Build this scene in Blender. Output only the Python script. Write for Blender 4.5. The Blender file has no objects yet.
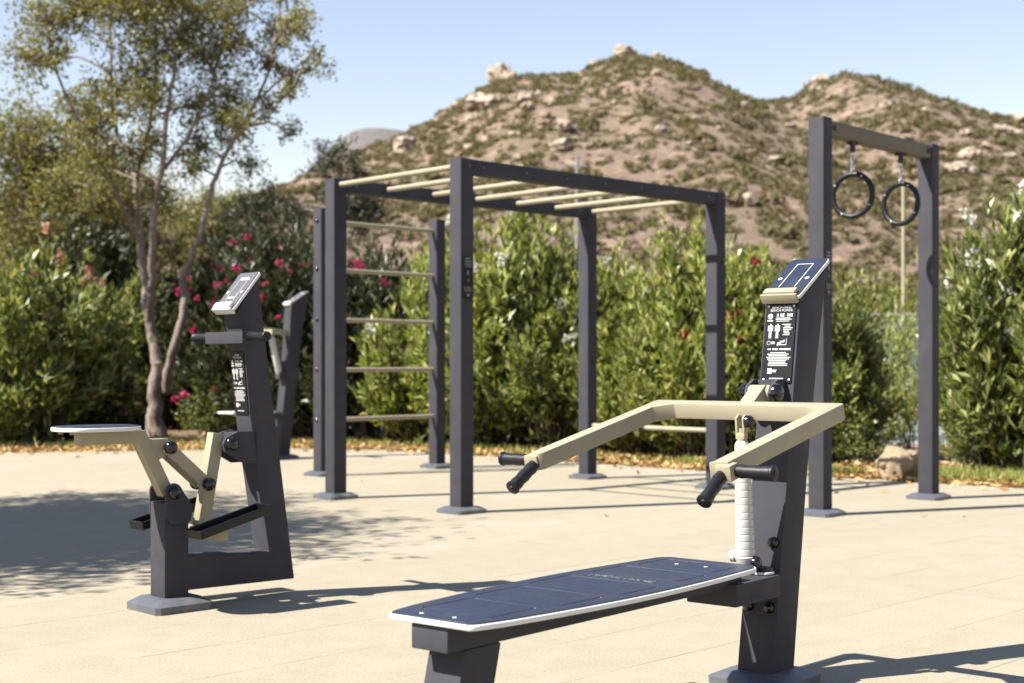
import bpy, bmesh, math, random
import numpy as np
from mathutils import Vector, Matrix, noise

random.seed(7)
rng = np.random.default_rng(7)
sc = bpy.context.scene
C = sc.collection
R = math.radians
F, HZ, CZ = 1422.0, 365.6, 1.029          # focal length (px), horizon row, eye height: how the photograph was surveyed

def gp(px, py, z=0.0):
    Y = F * (CZ - z) / (py - HZ)
    return ((px - 512) * Y / F, Y)

def wp(px, py, Y):
    return Vector(((px - 512) * Y / F, Y, CZ - (py - HZ) * Y / F))

# ------------------------------------------------------------------ objects
def tag(o, label=None, cat=None, group=None, kind=None):
    if label: o['label'] = label
    if cat: o['category'] = cat
    if group: o['group'] = group
    if kind: o['kind'] = kind
    return o

def thing(name, label, cat, loc=(0, 0, 0), rot=0.0, group=None):
    o = bpy.data.objects.new(name, None)
    o.empty_display_size = 0.2
    C.objects.link(o)
    o.location = loc
    o.rotation_euler = (0, 0, rot)
    return tag(o, label, cat, group)

def link_mesh(name, me, mat=None, parent=None):
    o = bpy.data.objects.new(name, me)
    C.objects.link(o)
    if mat is not None and len(me.materials) == 0:
        me.materials.append(mat)
    if parent: o.parent = parent
    return o

def copy_tree(o, parent=None):
    c = o.copy()
    C.objects.link(c)
    if parent: c.parent = parent
    for ch in list(o.children):
        copy_tree(ch, c)
    return c

class MB:
    """collects shapes, builds ONE mesh object"""
    def __init__(self):
        self.bm = bmesh.new()
    def _merge(self, t, M=None):
        if M is not None: bmesh.ops.transform(t, matrix=M, verts=t.verts)
        me = bpy.data.meshes.new('tmp')
        t.to_mesh(me); t.free()
        self.bm.from_mesh(me)
        bpy.data.meshes.remove(me)
        return self
    def box(self, c, s, rot=None, bev=0.0, seg=2):
        t = bmesh.new()
        bmesh.ops.create_cube(t, size=1.0)
        bmesh.ops.scale(t, vec=s, verts=t.verts)
        if bev > 0:
            bmesh.ops.bevel(t, geom=t.edges[:], offset=bev, segments=seg, affect='EDGES', profile=0.6)
        M = Matrix.Translation(c)
        if rot is not None: M = M @ rot.to_4x4()
        return self._merge(t, M)
    def prism(self, prof, a, b, axis='y', bev=0.0, M=None, seg=2):
        """prof: outline; axis 'y' -> points (x,z) extruded in y; 'z' -> points (x,y) extruded in z; 'x' -> (y,z)"""
        t = bmesh.new()
        def P(p, w):
            if axis == 'y': return (p[0], w, p[1])
            if axis == 'z': return (p[0], p[1], w)
            return (w, p[0], p[1])
        v0 = [t.verts.new(P(p, a)) for p in prof]
        v1 = [t.verts.new(P(p, b)) for p in prof]
        t.faces.new(v0); t.faces.new(v1[::-1])
        n = len(prof)
        for i in range(n):
            t.faces.new((v0[i], v1[i], v1[(i + 1) % n], v0[(i + 1) % n]))
        bmesh.ops.recalc_face_normals(t, faces=t.faces)
        if bev > 0:
            ed = [e for e in t.edges if len(e.link_faces) == 2 and e.calc_face_angle(0) > 0.35]
            bmesh.ops.bevel(t, geom=ed, offset=bev, segments=seg, affect='EDGES', profile=0.6)
        return self._merge(t, M)
    def cyl(self, p0, p1, r0, r1=None, seg=20, bev=0.0):
        r1 = r0 if r1 is None else r1
        p0, p1 = Vector(p0), Vector(p1)
        d = p1 - p0
        t = bmesh.new()
        bmesh.ops.create_cone(t, cap_ends=True, segments=seg, radius1=r0, radius2=r1, depth=d.length)
        if bev > 0:
            ed = [e for e in t.edges if len(e.link_faces) == 2 and e.calc_face_angle(0) > 1.0]
            bmesh.ops.bevel(t, geom=ed, offset=bev, segments=2, affect='EDGES')
        q = Vector((0, 0, 1)).rotation_difference(d.normalized())
        return self._merge(t, Matrix.Translation((p0 + p1) / 2) @ q.to_matrix().to_4x4())
    def sphere(self, c, r, s=(1, 1, 1), u=18, v=12):
        t = bmesh.new()
        bmesh.ops.create_uvsphere(t, u_segments=u, v_segments=v, radius=r)
        return self._merge(t, Matrix.Translation(c) @ Matrix.Diagonal((*s, 1)))
    def lathe(self, prof, p0, p1, seg=24):
        """prof: (t 0..1 along p0->p1, r)"""
        p0, p1 = Vector(p0), Vector(p1)
        d = p1 - p0; L = d.length
        q = Vector((0, 0, 1)).rotation_difference(d.normalized())
        t = bmesh.new(); rings = []
        for a, r in prof:
            rings.append([t.verts.new((r * math.cos(2 * math.pi * k / seg), r * math.sin(2 * math.pi * k / seg), a * L)) for k in range(seg)])
        for A, B in zip(rings, rings[1:]):
            for k in range(seg):
                t.faces.new((A[k], A[(k + 1) % seg], B[(k + 1) % seg], B[k]))
        t.faces.new(rings[0][::-1]); t.faces.new(rings[-1])
        return self._merge(t, Matrix.Translation(p0) @ q.to_matrix().to_4x4())
    def tube(self, pts, rad, seg=8, cap=True):
        pts = [Vector(p) for p in pts]
        if not hasattr(rad, '__len__'): rad = [rad] * len(pts)
        t = bmesh.new(); rings = []
        prev = None
        for i, p in enumerate(pts):
            d = (pts[min(i + 1, len(pts) - 1)] - pts[max(i - 1, 0)]).normalized()
            n = d.orthogonal() if prev is None else (prev - d * prev.dot(d))
            n.normalize(); prev = n
            b = d.cross(n)
            rings.append([t.verts.new(p + (n * math.cos(2 * math.pi * k / seg) + b * math.sin(2 * math.pi * k / seg)) * rad[i]) for k in range(seg)])
        for A, B in zip(rings, rings[1:]):
            for k in range(seg):
                t.faces.new((A[k], A[(k + 1) % seg], B[(k + 1) % seg], B[k]))
        if cap:
            t.faces.new(rings[0][::-1]); t.faces.new(rings[-1])
        return self._merge(t)
    def torus(self, c, R0, r, rot=None, seg=40, ms=10, s=(1, 1, 1), a0=0.0, a1=2 * math.pi):
        t = bmesh.new(); rings = []
        full = abs(a1 - a0 - 2 * math.pi) < 1e-6
        n = seg if full else seg + 1
        for i in range(n):
            a = a0 + (a1 - a0) * i / seg
            rings.append([t.verts.new((math.cos(a) * (R0 + r * math.cos(2 * math.pi * k / ms)), math.sin(a) * (R0 + r * math.cos(2 * math.pi * k / ms)), r * math.sin(2 * math.pi * k / ms))) for k in range(ms)])
        m = n if full else n - 1
        for i in range(m):
            A, B = rings[i], rings[(i + 1) % n]
            for k in range(ms):
                t.faces.new((A[k], B[k], B[(k + 1) % ms], A[(k + 1) % ms]))
        if not full:
            t.faces.new(rings[0]); t.faces.new(rings[-1][::-1])
        bmesh.ops.recalc_face_normals(t, faces=t.faces)
        M = Matrix.Translation(c)
        if rot is not None: M = M @ rot.to_4x4()
        return self._merge(t, M @ Matrix.Diagonal((*s, 1)))
    def mesh(self, me, M=None):
        t = bmesh.new(); t.from_mesh(me)
        return self._merge(t, M)
    def build(self, name, mat, parent=None, smooth=True, ang=35):
        me = bpy.data.meshes.new(name)
        self.bm.to_mesh(me); self.bm.free()
        if smooth:
            me.polygons.foreach_set('use_smooth', [True] * len(me.polygons))
            me.set_sharp_from_angle(angle=R(ang))
        return link_mesh(name, me, mat, parent)

def curve_mesh(splines, depth, bev=0.0):
    """flat plate (with holes: inner splines) from closed 2D outlines, centred on z=0, total thickness depth"""
    cu = bpy.data.curves.new('plate', 'CURVE')
    cu.dimensions = '2D'; cu.fill_mode = 'BOTH'
    cu.extrude = depth / 2 - bev; cu.bevel_depth = bev; cu.bevel_resolution = 1
    for pts in splines:
        sp = cu.splines.new('POLY'); sp.points.add(len(pts) - 1)
        for p, q in zip(sp.points, pts): p.co = (q[0], q[1], 0, 1)
        sp.use_cyclic_u = True
    o = bpy.data.objects.new('plate', cu); C.objects.link(o)
    me = bpy.data.meshes.new_from_object(o.evaluated_get(bpy.context.evaluated_depsgraph_get()))
    bpy.data.objects.remove(o); bpy.data.curves.remove(cu)
    return me

def text_mesh(s, size, depth=0.0006, align='CENTER'):
    cu = bpy.data.curves.new('txt', 'FONT')
    cu.body = s; cu.size = size; cu.extrude = depth; cu.align_x = align; cu.align_y = 'CENTER'
    o = bpy.data.objects.new('txt', cu); C.objects.link(o)
    me = bpy.data.meshes.new_from_object(o.evaluated_get(bpy.context.evaluated_depsgraph_get()))
    bpy.data.objects.remove(o); bpy.data.curves.remove(cu)
    return me

def rrect(x0, x1, y0, y1, r, n=5):
    pts = []
    for cx, cy, a in ((x1 - r, y1 - r, 0), (x0 + r, y1 - r, 90), (x0 + r, y0 + r, 180), (x1 - r, y0 + r, 270)):
        for k in range(n + 1):
            t = R(a + 90 * k / n)
            pts.append((cx + r * math.cos(t), cy + r * math.sin(t)))
    return pts

# ------------------------------------------------------------------ materials
class NT:
    def __init__(self, name):
        self.m = bpy.data.materials.new(name)
        self.m.use_nodes = True
        self.t = self.m.node_tree
        self.b = self.t.nodes['Principled BSDF']
    def n(self, typ, **kw):
        nd = self.t.nodes.new(typ)
        for k, v in kw.items():
            if k in nd.inputs.keys(): nd.inputs[k].default_value = v
            else: setattr(nd, k, v)
        return nd
    def l(self, a, b): self.t.links.new(a, b)
    def noise(self, scale, detail=4, rough=0.6, vec=None):
        nd = self.n('ShaderNodeTexNoise')
        nd.inputs['Scale'].default_value = scale; nd.inputs['Detail'].default_value = detail; nd.inputs['Roughness'].default_value = rough
        if vec is not None: self.l(vec, nd.inputs['Vector'])
        return nd.outputs['Fac']
    def ramp(self, fac, stops):
        nd = self.n('ShaderNodeValToRGB')
        el = nd.color_ramp.elements
        while len(el) < len(stops): el.new(0.5)
        for e, (p, c) in zip(el, stops):
            e.position = p; e.color = (*c, 1) if len(c) == 3 else c
        self.l(fac, nd.inputs['Fac'])
        return nd.outputs['Color']
    def mix(self, fac, a, b, mode='MIX'):
        nd = self.n('ShaderNodeMix', data_type='RGBA', blend_type=mode)
        for s, v in ((0, fac), (6, a), (7, b)):
            if isinstance(v, bpy.types.NodeSocket): self.l(v, nd.inputs[s])
            elif s == 0: nd.inputs[s].default_value = v
            else: nd.inputs[s].default_value = (*v, 1)
        return nd.outputs[2]
    def bump(self, h, strength=0.2, dist=0.01):
        nd = self.n('ShaderNodeBump')
        nd.inputs['Strength'].default_value = strength; nd.inputs['Distance'].default_value = dist
        self.l(h, nd.inputs['Height']); self.l(nd.outputs['Normal'], self.b.inputs['Normal'])

ALB = 0.50      # all surface colours below were sampled one exposure too bright: real-world reflectance = value * ALB
def dim(c): return tuple(v * ALB for v in c)

def obj_vec(N):
    return N.n('ShaderNodeTexCoord').outputs['Object']

def paint(name, col, rough=0.42, var=0.10, scale=9, bump=0.05, metal=0.0, spec=0.5, dust=0.0, alb=None):
    col = tuple(c * (ALB if alb is None else alb) for c in col)
    N = NT(name); v = obj_vec(N)
    f = N.noise(scale, 5, 0.65, v)
    d = tuple(c * (1 - var) for c in col); l = tuple(min(1, c * (1 + var)) for c in col)
    base = N.ramp(f, [(0.3, d), (0.7, l)])
    if dust > 0:
        g = N.noise(3.1, 6, 0.7, v)
        base = N.mix(N.ramp(g, [(0.48, (0, 0, 0)), (0.75, (dust,) * 3)]), base, dim((0.45, 0.40, 0.32)))
    N.l(base, N.b.inputs['Base Color'])
    r = N.ramp(N.noise(scale * 3, 4, 0.6, v), [(0.3, (rough * 0.85,) * 3), (0.7, (min(1, rough * 1.2),) * 3)])
    N.l(r, N.b.inputs['Roughness'])
    N.b.inputs['Metallic'].default_value = metal
    N.b.inputs['Specular IOR Level'].default_value = spec
    if bump > 0: N.bump(N.noise(420, 2, 0.5, v), bump, 0.002)
    return N.m

M = {}
M['anthracite'] = paint('anthracite_powder_coat', (0.088, 0.087, 0.103), 0.5, 0.08, 6, 0.10, spec=0.04, dust=0.05)
M['tan'] = paint('sand_powder_coat', (0.50, 0.45, 0.315), 0.45, 0.06, 8, 0.08, dust=0.05, spec=0.2)
M['taupe'] = paint('dark_tan_powder_coat', (0.24, 0.215, 0.165), 0.5, 0.06, 8, 0.08, spec=0.08)  # darker copy of the tan coat: the crossbeam's shade is put into the colour
M['skin'] = paint('dark_laminate', (0.016, 0.022, 0.047), 0.40, 0.10, 14, 0.06, dust=0.06, alb=0.75)
M['core'] = paint('white_laminate_core', (0.80, 0.80, 0.78), 0.5, 0.04, 10, 0.03, alb=0.68)
M['grey_skin'] = paint('worn_grey_laminate', (0.15, 0.15, 0.175), 0.5, 0.10, 14, 0.05, dust=0.10, spec=0.15)
M['rubber'] = paint('black_rubber', (0.012, 0.012, 0.015), 0.42, 0.2, 30, 0.25, spec=0.3)
M['cap'] = paint('black_glossy_cap', (0.010, 0.010, 0.013), 0.16, 0.1, 10, 0.0)
M['bellows'] = paint('white_bellows', (0.80, 0.79, 0.75), 0.45, 0.04, 20, 0.05, alb=0.46)
M['steel'] = paint('galvanised_steel', (0.55, 0.55, 0.56), 0.35, 0.12, 30, 0.05, metal=0.85, alb=0.8)
M['plate'] = paint('sign_plate_black', (0.020, 0.020, 0.023), 0.4, 0.08, 20, 0.0, spec=0.15)
M['ink'] = paint('sign_white_print', (0.78, 0.78, 0.76), 0.5, 0.05, 20, 0.0)
M['inkdim'] = paint('sign_grey_print', (0.30, 0.30, 0.31), 0.5, 0.05, 20, 0.0)
M['wood'] = paint('pole_tan', (0.50, 0.44, 0.28), 0.6, 0.12, 6, 0.1)
M['galv_far'] = paint('dull_grey_pole', (0.42, 0.42, 0.44), 0.5, 0.1, 4, 0.0)

LEAF = 0.62
def leaf_mat(name, cols, rough=0.45, trans=0.35, spec=0.5, gain=1.0):
    N = NT(name)
    g = N.n('ShaderNodeNewGeometry')
    c = N.ramp(g.outputs['Random Per Island'], [(i / (len(cols) - 1), tuple(v * LEAF * gain for v in k)) for i, k in enumerate(cols)])
    N.l(c, N.b.inputs['Base Color'])
    N.b.inputs['Roughness'].default_value = rough
    N.b.inputs['Specular IOR Level'].default_value = spec
    tr = N.n('ShaderNodeBsdfTranslucent')
    tc = N.mix(1.0, c, (1.0, 1.0, 0.55), 'MULTIPLY')
    N.l(tc, tr.inputs['Color'])
    mx = N.n('ShaderNodeMixShader'); mx.inputs[0].default_value = trans
    N.l(N.b.outputs[0], mx.inputs[1]); N.l(tr.outputs[0], mx.inputs[2])
    N.l(mx.outputs[0], N.t.nodes['Material Output'].inputs['Surface'])
    return N.m

M['leaf_bright'] = leaf_mat('oleander_leaf_bright', [(0.060, 0.085, 0.018), (0.14, 0.175, 0.034), (0.28, 0.305, 0.075), (0.46, 0.44, 0.17)], 0.38, 0.42, 0.5, 1.7)
M['leaf_mid'] = leaf_mat('oleander_leaf', [(0.045, 0.066, 0.016), (0.095, 0.125, 0.028), (0.20, 0.225, 0.06), (0.38, 0.37, 0.15)], 0.38, 0.42, 0.5, 1.65)
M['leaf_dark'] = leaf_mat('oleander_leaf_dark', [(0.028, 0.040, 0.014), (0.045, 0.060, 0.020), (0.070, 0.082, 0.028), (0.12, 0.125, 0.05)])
M['leaf_olive'] = leaf_mat('olive_leaf', [(0.095, 0.090, 0.026), (0.145, 0.132, 0.040), (0.195, 0.185, 0.060), (0.28, 0.255, 0.10)], 0.5, 0.5, 0.5, 1.65)
M['leaf_needle'] = leaf_mat('dark_tree_leaf', [(0.035, 0.045, 0.018), (0.055, 0.065, 0.025), (0.08, 0.085, 0.035)], 0.55, 0.25)
M['leaf_yellow'] = leaf_mat('yellow_green_leaf', [(0.19, 0.19, 0.045), (0.25, 0.24, 0.06), (0.32, 0.29, 0.10)])
M['scrub'] = leaf_mat('hill_scrub', [(0.080, 0.070, 0.040), (0.105, 0.092, 0.052), (0.135, 0.115, 0.066)], 0.8, 0.35, 0.1, 2.15)
M['scrub_dry'] = leaf_mat('hill_scrub_dry', [(0.12, 0.095, 0.060), (0.16, 0.125, 0.080), (0.17, 0.125, 0.09)], 0.8, 0.3, 0.1, 2.0)
M['litter'] = leaf_mat('dry_leaf', [(0.20, 0.10, 0.035), (0.36, 0.20, 0.07), (0.50, 0.33, 0.14), (0.56, 0.44, 0.24)], 0.7, 0.15, 0.3, 1.45)
M['grass'] = leaf_mat('grass_blade', [(0.12, 0.16, 0.03), (0.19, 0.22, 0.05), (0.38, 0.34, 0.12)], 0.6, 0.35, 0.3, 1.6)
M['petal_pink'] = leaf_mat('pink_petal', [(0.55, 0.02, 0.13), (0.68, 0.05, 0.20), (0.75, 0.10, 0.28)], 0.6, 0.3, 0.3)
M['petal_red'] = leaf_mat('red_petal', [(0.45, 0.012, 0.03), (0.58, 0.025, 0.05)], 0.6, 0.3, 0.3)
M['petal_white'] = leaf_mat('white_petal', [(0.75, 0.74, 0.68), (0.85, 0.84, 0.80)], 0.6, 0.3, 0.3)
M['petal_peach'] = leaf_mat('peach_petal', [(0.70, 0.33, 0.22), (0.75, 0.45, 0.33)], 0.6, 0.3, 0.3)

def bark_mat(name, a, b):
    N = NT(name); v = obj_vec(N)
    mp = N.n('ShaderNodeMapping'); mp.inputs['Scale'].default_value = (9, 9, 1.6); N.l(v, mp.inputs['Vector'])
    f = N.noise(3.0, 6, 0.7, mp.outputs[0])
    N.l(N.ramp(f, [(0.3, dim(a)), (0.7, dim(b))]), N.b.inputs['Base Color'])
    N.b.inputs['Roughness'].default_value = 0.85
    N.bump(f, 0.7, 0.03)
    return N.m
M['bark'] = bark_mat('pale_bark', (0.17, 0.125, 0.10), (0.58, 0.46, 0.38))
M['stem'] = bark_mat('oleander_stem', (0.06, 0.045, 0.03), (0.14, 0.10, 0.07))

def rock_mat(name, a, b, c, scale=1.0):
    N = NT(name); v = obj_vec(N)
    f = N.noise(2.2 * scale, 8, 0.7, v)
    col = N.ramp(f, [(0.25, dim(a)), (0.5, dim(b)), (0.78, dim(c))])
    N.l(col, N.b.inputs['Base Color']); N.b.inputs['Roughness'].default_value = 0.9
    N.bump(N.noise(6 * scale, 8, 0.75, v), 0.8, 0.06)
    return N.m
M['granite'] = rock_mat('pale_granite', (0.36, 0.27, 0.19), (0.56, 0.45, 0.34), (0.70, 0.59, 0.47), 0.35)  # pale tan tones of the hill rock itself
M['boulder'] = rock_mat('sandstone_boulder', (0.42, 0.285, 0.16), (0.62, 0.46, 0.29), (0.74, 0.59, 0.41), 3.0)

def pave_mat():
    N = NT('pale_sand_paving'); v = obj_vec(N)
    mp = N.n('ShaderNodeMapping'); mp.inputs['Rotation'].default_value = (0, 0, R(-45.5)); N.l(v, mp.inputs['Vector'])
    br = N.n('ShaderNodeTexBrick')
    N.l(mp.outputs[0], br.inputs['Vector'])
    br.inputs['Scale'].default_value = 1.0
    br.inputs['Brick Width'].default_value = 9.5; br.inputs['Row Height'].default_value = 0.445
    br.inputs['Mortar Size'].default_value = 0.005; br.inputs['Mortar Smooth'].default_value = 0.3
    br.offset = 0.37
    br.inputs['Color1'].default_value = (0.50, 0.50, 0.50, 1); br.inputs['Color2'].default_value = (0.56, 0.56, 0.56, 1)
    br.inputs['Mortar'].default_value = (0.42, 0.42, 0.42, 1)
    big = N.noise(0.55, 6, 0.62, v)
    mid = N.noise(5.0, 7, 0.7, v)
    fine = N.noise(95, 4, 0.75, v)
    base = N.ramp(big, [(0.30, (0.47, 0.40, 0.285)), (0.5, (0.515, 0.448, 0.335)), (0.72, (0.545, 0.49, 0.39))])
    base = N.mix(0.65, base, N.ramp(mid, [(0.28, (0.40, 0.335, 0.225)), (0.55, (0.515, 0.45, 0.34)), (0.8, (0.585, 0.53, 0.43))]))
    base = N.mix(0.45, base, N.ramp(fine, [(0.30, (0.30, 0.245, 0.165)), (0.5, (0.53, 0.455, 0.325)), (0.7, (0.72, 0.65, 0.52))]))
    base = N.mix(N.ramp(N.noise(0.42, 9, 0.74, v), [(0.54, (0, 0, 0)), (0.66, (0.55, 0.55, 0.55))]), base, (0.60, 0.565, 0.51))
    base = N.mix(N.ramp(N.noise(0.9, 9, 0.78, v), [(0.56, (0, 0, 0)), (0.70, (0.28, 0.28, 0.28))]), base, (0.36, 0.30, 0.21))
    # worn joints: only part of them shows
    jm = N.ramp(N.noise(1.1, 4, 0.6, v), [(0.42, (0, 0, 0)), (0.60, (1, 1, 1))])
    jf = N.n('ShaderNodeMath', operation='MULTIPLY'); N.l(br.outputs['Fac'], jf.inputs[0]); N.l(jm, jf.inputs[1])
    j2 = N.n('ShaderNodeMath', operation='MULTIPLY'); N.l(jf.outputs[0], j2.inputs[0]); j2.inputs[1].default_value = 0.60
    base = N.mix(j2.outputs[0], base, (0.30, 0.225, 0.13))
    tint = N.n('ShaderNodeMix', data_type='RGBA', blend_type='OVERLAY'); tint.inputs[0].default_value = 0.35
    N.l(base, tint.inputs[6]); N.l(br.outputs['Color'], tint.inputs[7])
    N.l(N.mix(1.0, tint.outputs[2], (ALB * 0.935, ALB * 0.95, ALB * 0.955), 'MULTIPLY'), N.b.inputs['Base Color'])
    N.b.inputs['Roughness'].default_value = 0.85
    N.b.inputs['Specular IOR Level'].default_value = 0.25
    hm = N.n('ShaderNodeMath', operation='SUBTRACT'); N.l(fine, hm.inputs[0]); N.l(jf.outputs[0], hm.inputs[1])
    N.bump(hm.outputs[0], 0.35, 0.006)
    return N.m
M['paving'] = pave_mat()

def soil_mat():
    N = NT('dry_soil'); v = obj_vec(N)
    f = N.noise(0.9, 7, 0.7, v); g = N.noise(14, 6, 0.75, v)
    c = N.ramp(f, [(0.3, (0.13, 0.085, 0.05)), (0.5, (0.24, 0.165, 0.09)), (0.7, (0.20, 0.18, 0.07))])
    c = N.mix(0.5, c, N.ramp(g, [(0.3, (0.10, 0.06, 0.03)), (0.6, (0.36, 0.235, 0.115)), (0.75, (0.46, 0.33, 0.18))]))
    N.l(N.mix(1.0, c, (ALB, ALB, ALB), 'MULTIPLY'), N.b.inputs['Base Color']); N.b.inputs['Roughness'].default_value = 0.95
    N.bump(g, 0.8, 0.04)
    return N.m
M['soil'] = soil_mat()

def court_mat(name, a, b):
    N = NT(name); v = obj_vec(N)
    N.l(N.ramp(N.noise(1.3, 6, 0.7, v), [(0.3, dim(a)), (0.7, dim(b))]), N.b.inputs['Base Color'])
    N.b.inputs['Roughness'].default_value = 0.9
    return N.m
M['court_grey'] = court_mat('court_grey_green', (0.30, 0.33, 0.29), (0.38, 0.40, 0.34))
M['court_red'] = court_mat('court_terracotta', (0.44, 0.20, 0.15), (0.52, 0.27, 0.20))
M['court_line'] = court_mat('court_white_line', (0.7, 0.7, 0.68), (0.78, 0.78, 0.76))
M['screen'] = court_mat('green_windscreen', (0.16, 0.24, 0.165), (0.24, 0.32, 0.23))

def hill_mat(name, far=False):
    N = NT(name); v = obj_vec(N)
    big = N.noise(0.035, 7, 0.68, v); mid = N.noise(0.16, 8, 0.72, v); fine = N.noise(0.7, 6, 0.75, v)
    if far:
        c = N.ramp(mid, [(0.3, (0.075, 0.085, 0.075)), (0.6, (0.14, 0.13, 0.115))])
    else:
        gul = N.noise(0.075, 5, 0.75, v)
        soil = N.ramp(mid, [(0.30, (0.145, 0.105, 0.088)), (0.50, (0.225, 0.165, 0.135)), (0.70, (0.33, 0.245, 0.19))])
        veg = N.ramp(mid, [(0.3, (0.10, 0.085, 0.048)), (0.7, (0.18, 0.15, 0.085))])
        c = N.mix(N.ramp(big, [(0.43, (0, 0, 0)), (0.60, (0.75, 0.75, 0.75))]), soil, veg)
        c = N.mix(N.ramp(gul, [(0.50, (0, 0, 0)), (0.66, (0.7, 0.7, 0.7))]), c, (0.17, 0.15, 0.085))
        mo = N.noise(0.24, 6, 0.8, v)
        c = N.mix(0.6, c, N.ramp(mo, [(0.36, (0.135, 0.105, 0.088)), (0.45, (0.20, 0.175, 0.095)), (0.52, (0.255, 0.195, 0.155)), (0.60, (0.20, 0.17, 0.10)), (0.68, (0.40, 0.32, 0.25))]))
        c = N.mix(N.ramp(fine, [(0.45, (0, 0, 0)), (0.62, (0.6, 0.6, 0.6))]), c, (0.105, 0.080, 0.062))
        c = N.mix(N.ramp(N.noise(0.30, 7, 0.7, v), [(0.56, (0, 0, 0)), (0.66, (0.7, 0.7, 0.7))]), c, (0.42, 0.32, 0.24))
    N.l(N.mix(1.0, c, (1.16, 1.10, 1.14), 'MULTIPLY'), N.b.inputs['Base Color']); N.b.inputs['Roughness'].default_value = 0.95
    N.b.inputs['Specular IOR Level'].default_value = 0.1
    N.bump(N.noise(0.5, 8, 0.75, v), 1.0, 1.5)
    return N.m
M['hill'] = hill_mat('scrubby_hillside')
M['far_hill'] = hill_mat('distant_hillside', True)

# ------------------------------------------------------------------ world, sun, camera
SUN_AZ = 22.0      # heading the light travels, degrees from +X towards +Y
SUN_EL = 49.0
w = bpy.data.worlds.new('World'); sc.world = w; w.use_nodes = True
nt = w.node_tree
sky = nt.nodes.new('ShaderNodeTexSky'); sky.sky_type = 'NISHITA'; sky.sun_disc = False
sky.sun_elevation = R(SUN_EL)
sx, sy = -math.cos(R(SUN_AZ)), -math.sin(R(SUN_AZ))
sky.sun_rotation = math.atan2(sx, sy) % (2 * math.pi)
sky.air_density = 1.4; sky.dust_density = 0.0; sky.ozone_density = 1.5; sky.altitude = 0
bg = nt.nodes['Background']; bg.inputs['Strength'].default_value = 0.060
tn = nt.nodes.new('ShaderNodeMix'); tn.data_type = 'RGBA'; tn.blend_type = 'MULTIPLY'; tn.inputs[0].default_value = 1.0
tn.inputs[7].default_value = (1.15, 0.975, 0.98, 1)      # white balance of the photograph
nt.links.new(sky.outputs[0], tn.inputs[6]); nt.links.new(tn.outputs[2], bg.inputs['Color'])

sl = bpy.data.lights.new('sun', 'SUN'); sl.energy = 5.0; sl.angle = R(0.53); sl.color = (1.0, 0.95, 0.87)
so = bpy.data.objects.new('sun', sl); C.objects.link(so)
d = Vector((-sx * math.cos(R(SUN_EL)), -sy * math.cos(R(SUN_EL)), -math.sin(R(SUN_EL))))
so.rotation_euler = d.to_track_quat('-Z', 'Y').to_euler(); so.location = (-20, -8, 30)

cam = bpy.data.cameras.new('camera'); co = bpy.data.objects.new('camera', cam); C.objects.link(co)
co.location = (0, 0, CZ); co.rotation_euler = (R(90), 0, 0)
cam.sensor_width = 36; cam.lens = 36 * F / 1024; cam.shift_y = (HZ - 341.5) / 1024
cam.clip_start = 0.1; cam.clip_end = 6000
cam.dof.use_dof = True; cam.dof.focus_distance = 4.75; cam.dof.aperture_fstop = 3.6
sc.camera = co
vs = sc.view_settings; vs.view_transform = 'Standard'; vs.look = 'None'; vs.exposure = 1.62; vs.gamma = 1.0; vs.use_curve_mapping = False

# ------------------------------------------------------------------ ground
EDGE = [(-60, 15.0), (-16, 16.0), (-6.0, 16.9), (-4.3, 17.3), (-2.7, 17.7), (-1.6, 17.4), (-0.73, 16.7), (0.6, 15.3), (1.85, 14.0), (3.2, 12.95), (4.3, 12.0), (6.0, 10.9), (9.0, 9.4), (25, 4.0)]
def edge_y(x):
    for (x0, y0), (x1, y1) in zip(EDGE, EDGE[1:]):
        if x0 <= x <= x1: return y0 + (y1 - y0) * (x - x0) / (x1 - x0)
    return 10.0

me = bpy.data.meshes.new('ground')
me.from_pydata([(-3000, -300, -0.03), (3000, -300, -0.03), (3000, 5000, -0.03), (-3000, 5000, -0.03)], [], [(0, 1, 2, 3)])
tag(link_mesh('ground', me, M['soil']), kind='structure')

def edge_fine():
    out = []
    for (x0, y0), (x1, y1) in zip(EDGE, EDGE[1:]):
        n = max(1, int(abs(x1 - x0) / 0.12)) if x1 < 10 and x0 > -8 else 1
        for k in range(n):
            x = x0 + (x1 - x0) * k / n
            y = y0 + (y1 - y0) * k / n
            out.append((x, y + 0.10 * noise.noise((x * 1.3, 0, 3)) + 0.05 * noise.noise((x * 5, 1, 3))))
    return out + [EDGE[-1]]
pts = edge_fine() + [(25, -25), (-60, -25)]
pv = MB(); pv.prism(pts, -0.06, 0.0, 'z')
tag(pv.build('pavement', M['paving'], smooth=False), kind='structure')

def flat(name, quad, z, mat):
    me = bpy.data.meshes.new(name)
    me.from_pydata([(x, y, z) for x, y in quad], [], [tuple(range(len(quad)))])
    return tag(link_mesh(name, me, mat), kind='structure')
flat('court_surround', [(2.5, 18.2), (40, 16.5), (46, 47), (2.0, 48)], -0.012, M['court_red'])
flat('court_surface', [(2.8, 18.6), (40, 17.2), (40, 29.5), (3.0, 29.5)], -0.004, M['court_grey'])
flat('court_line', [(3.0, 22.6), (40, 22.6), (40, 22.72), (3.0, 22.72)], 0.004, M['court_line'])

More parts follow.
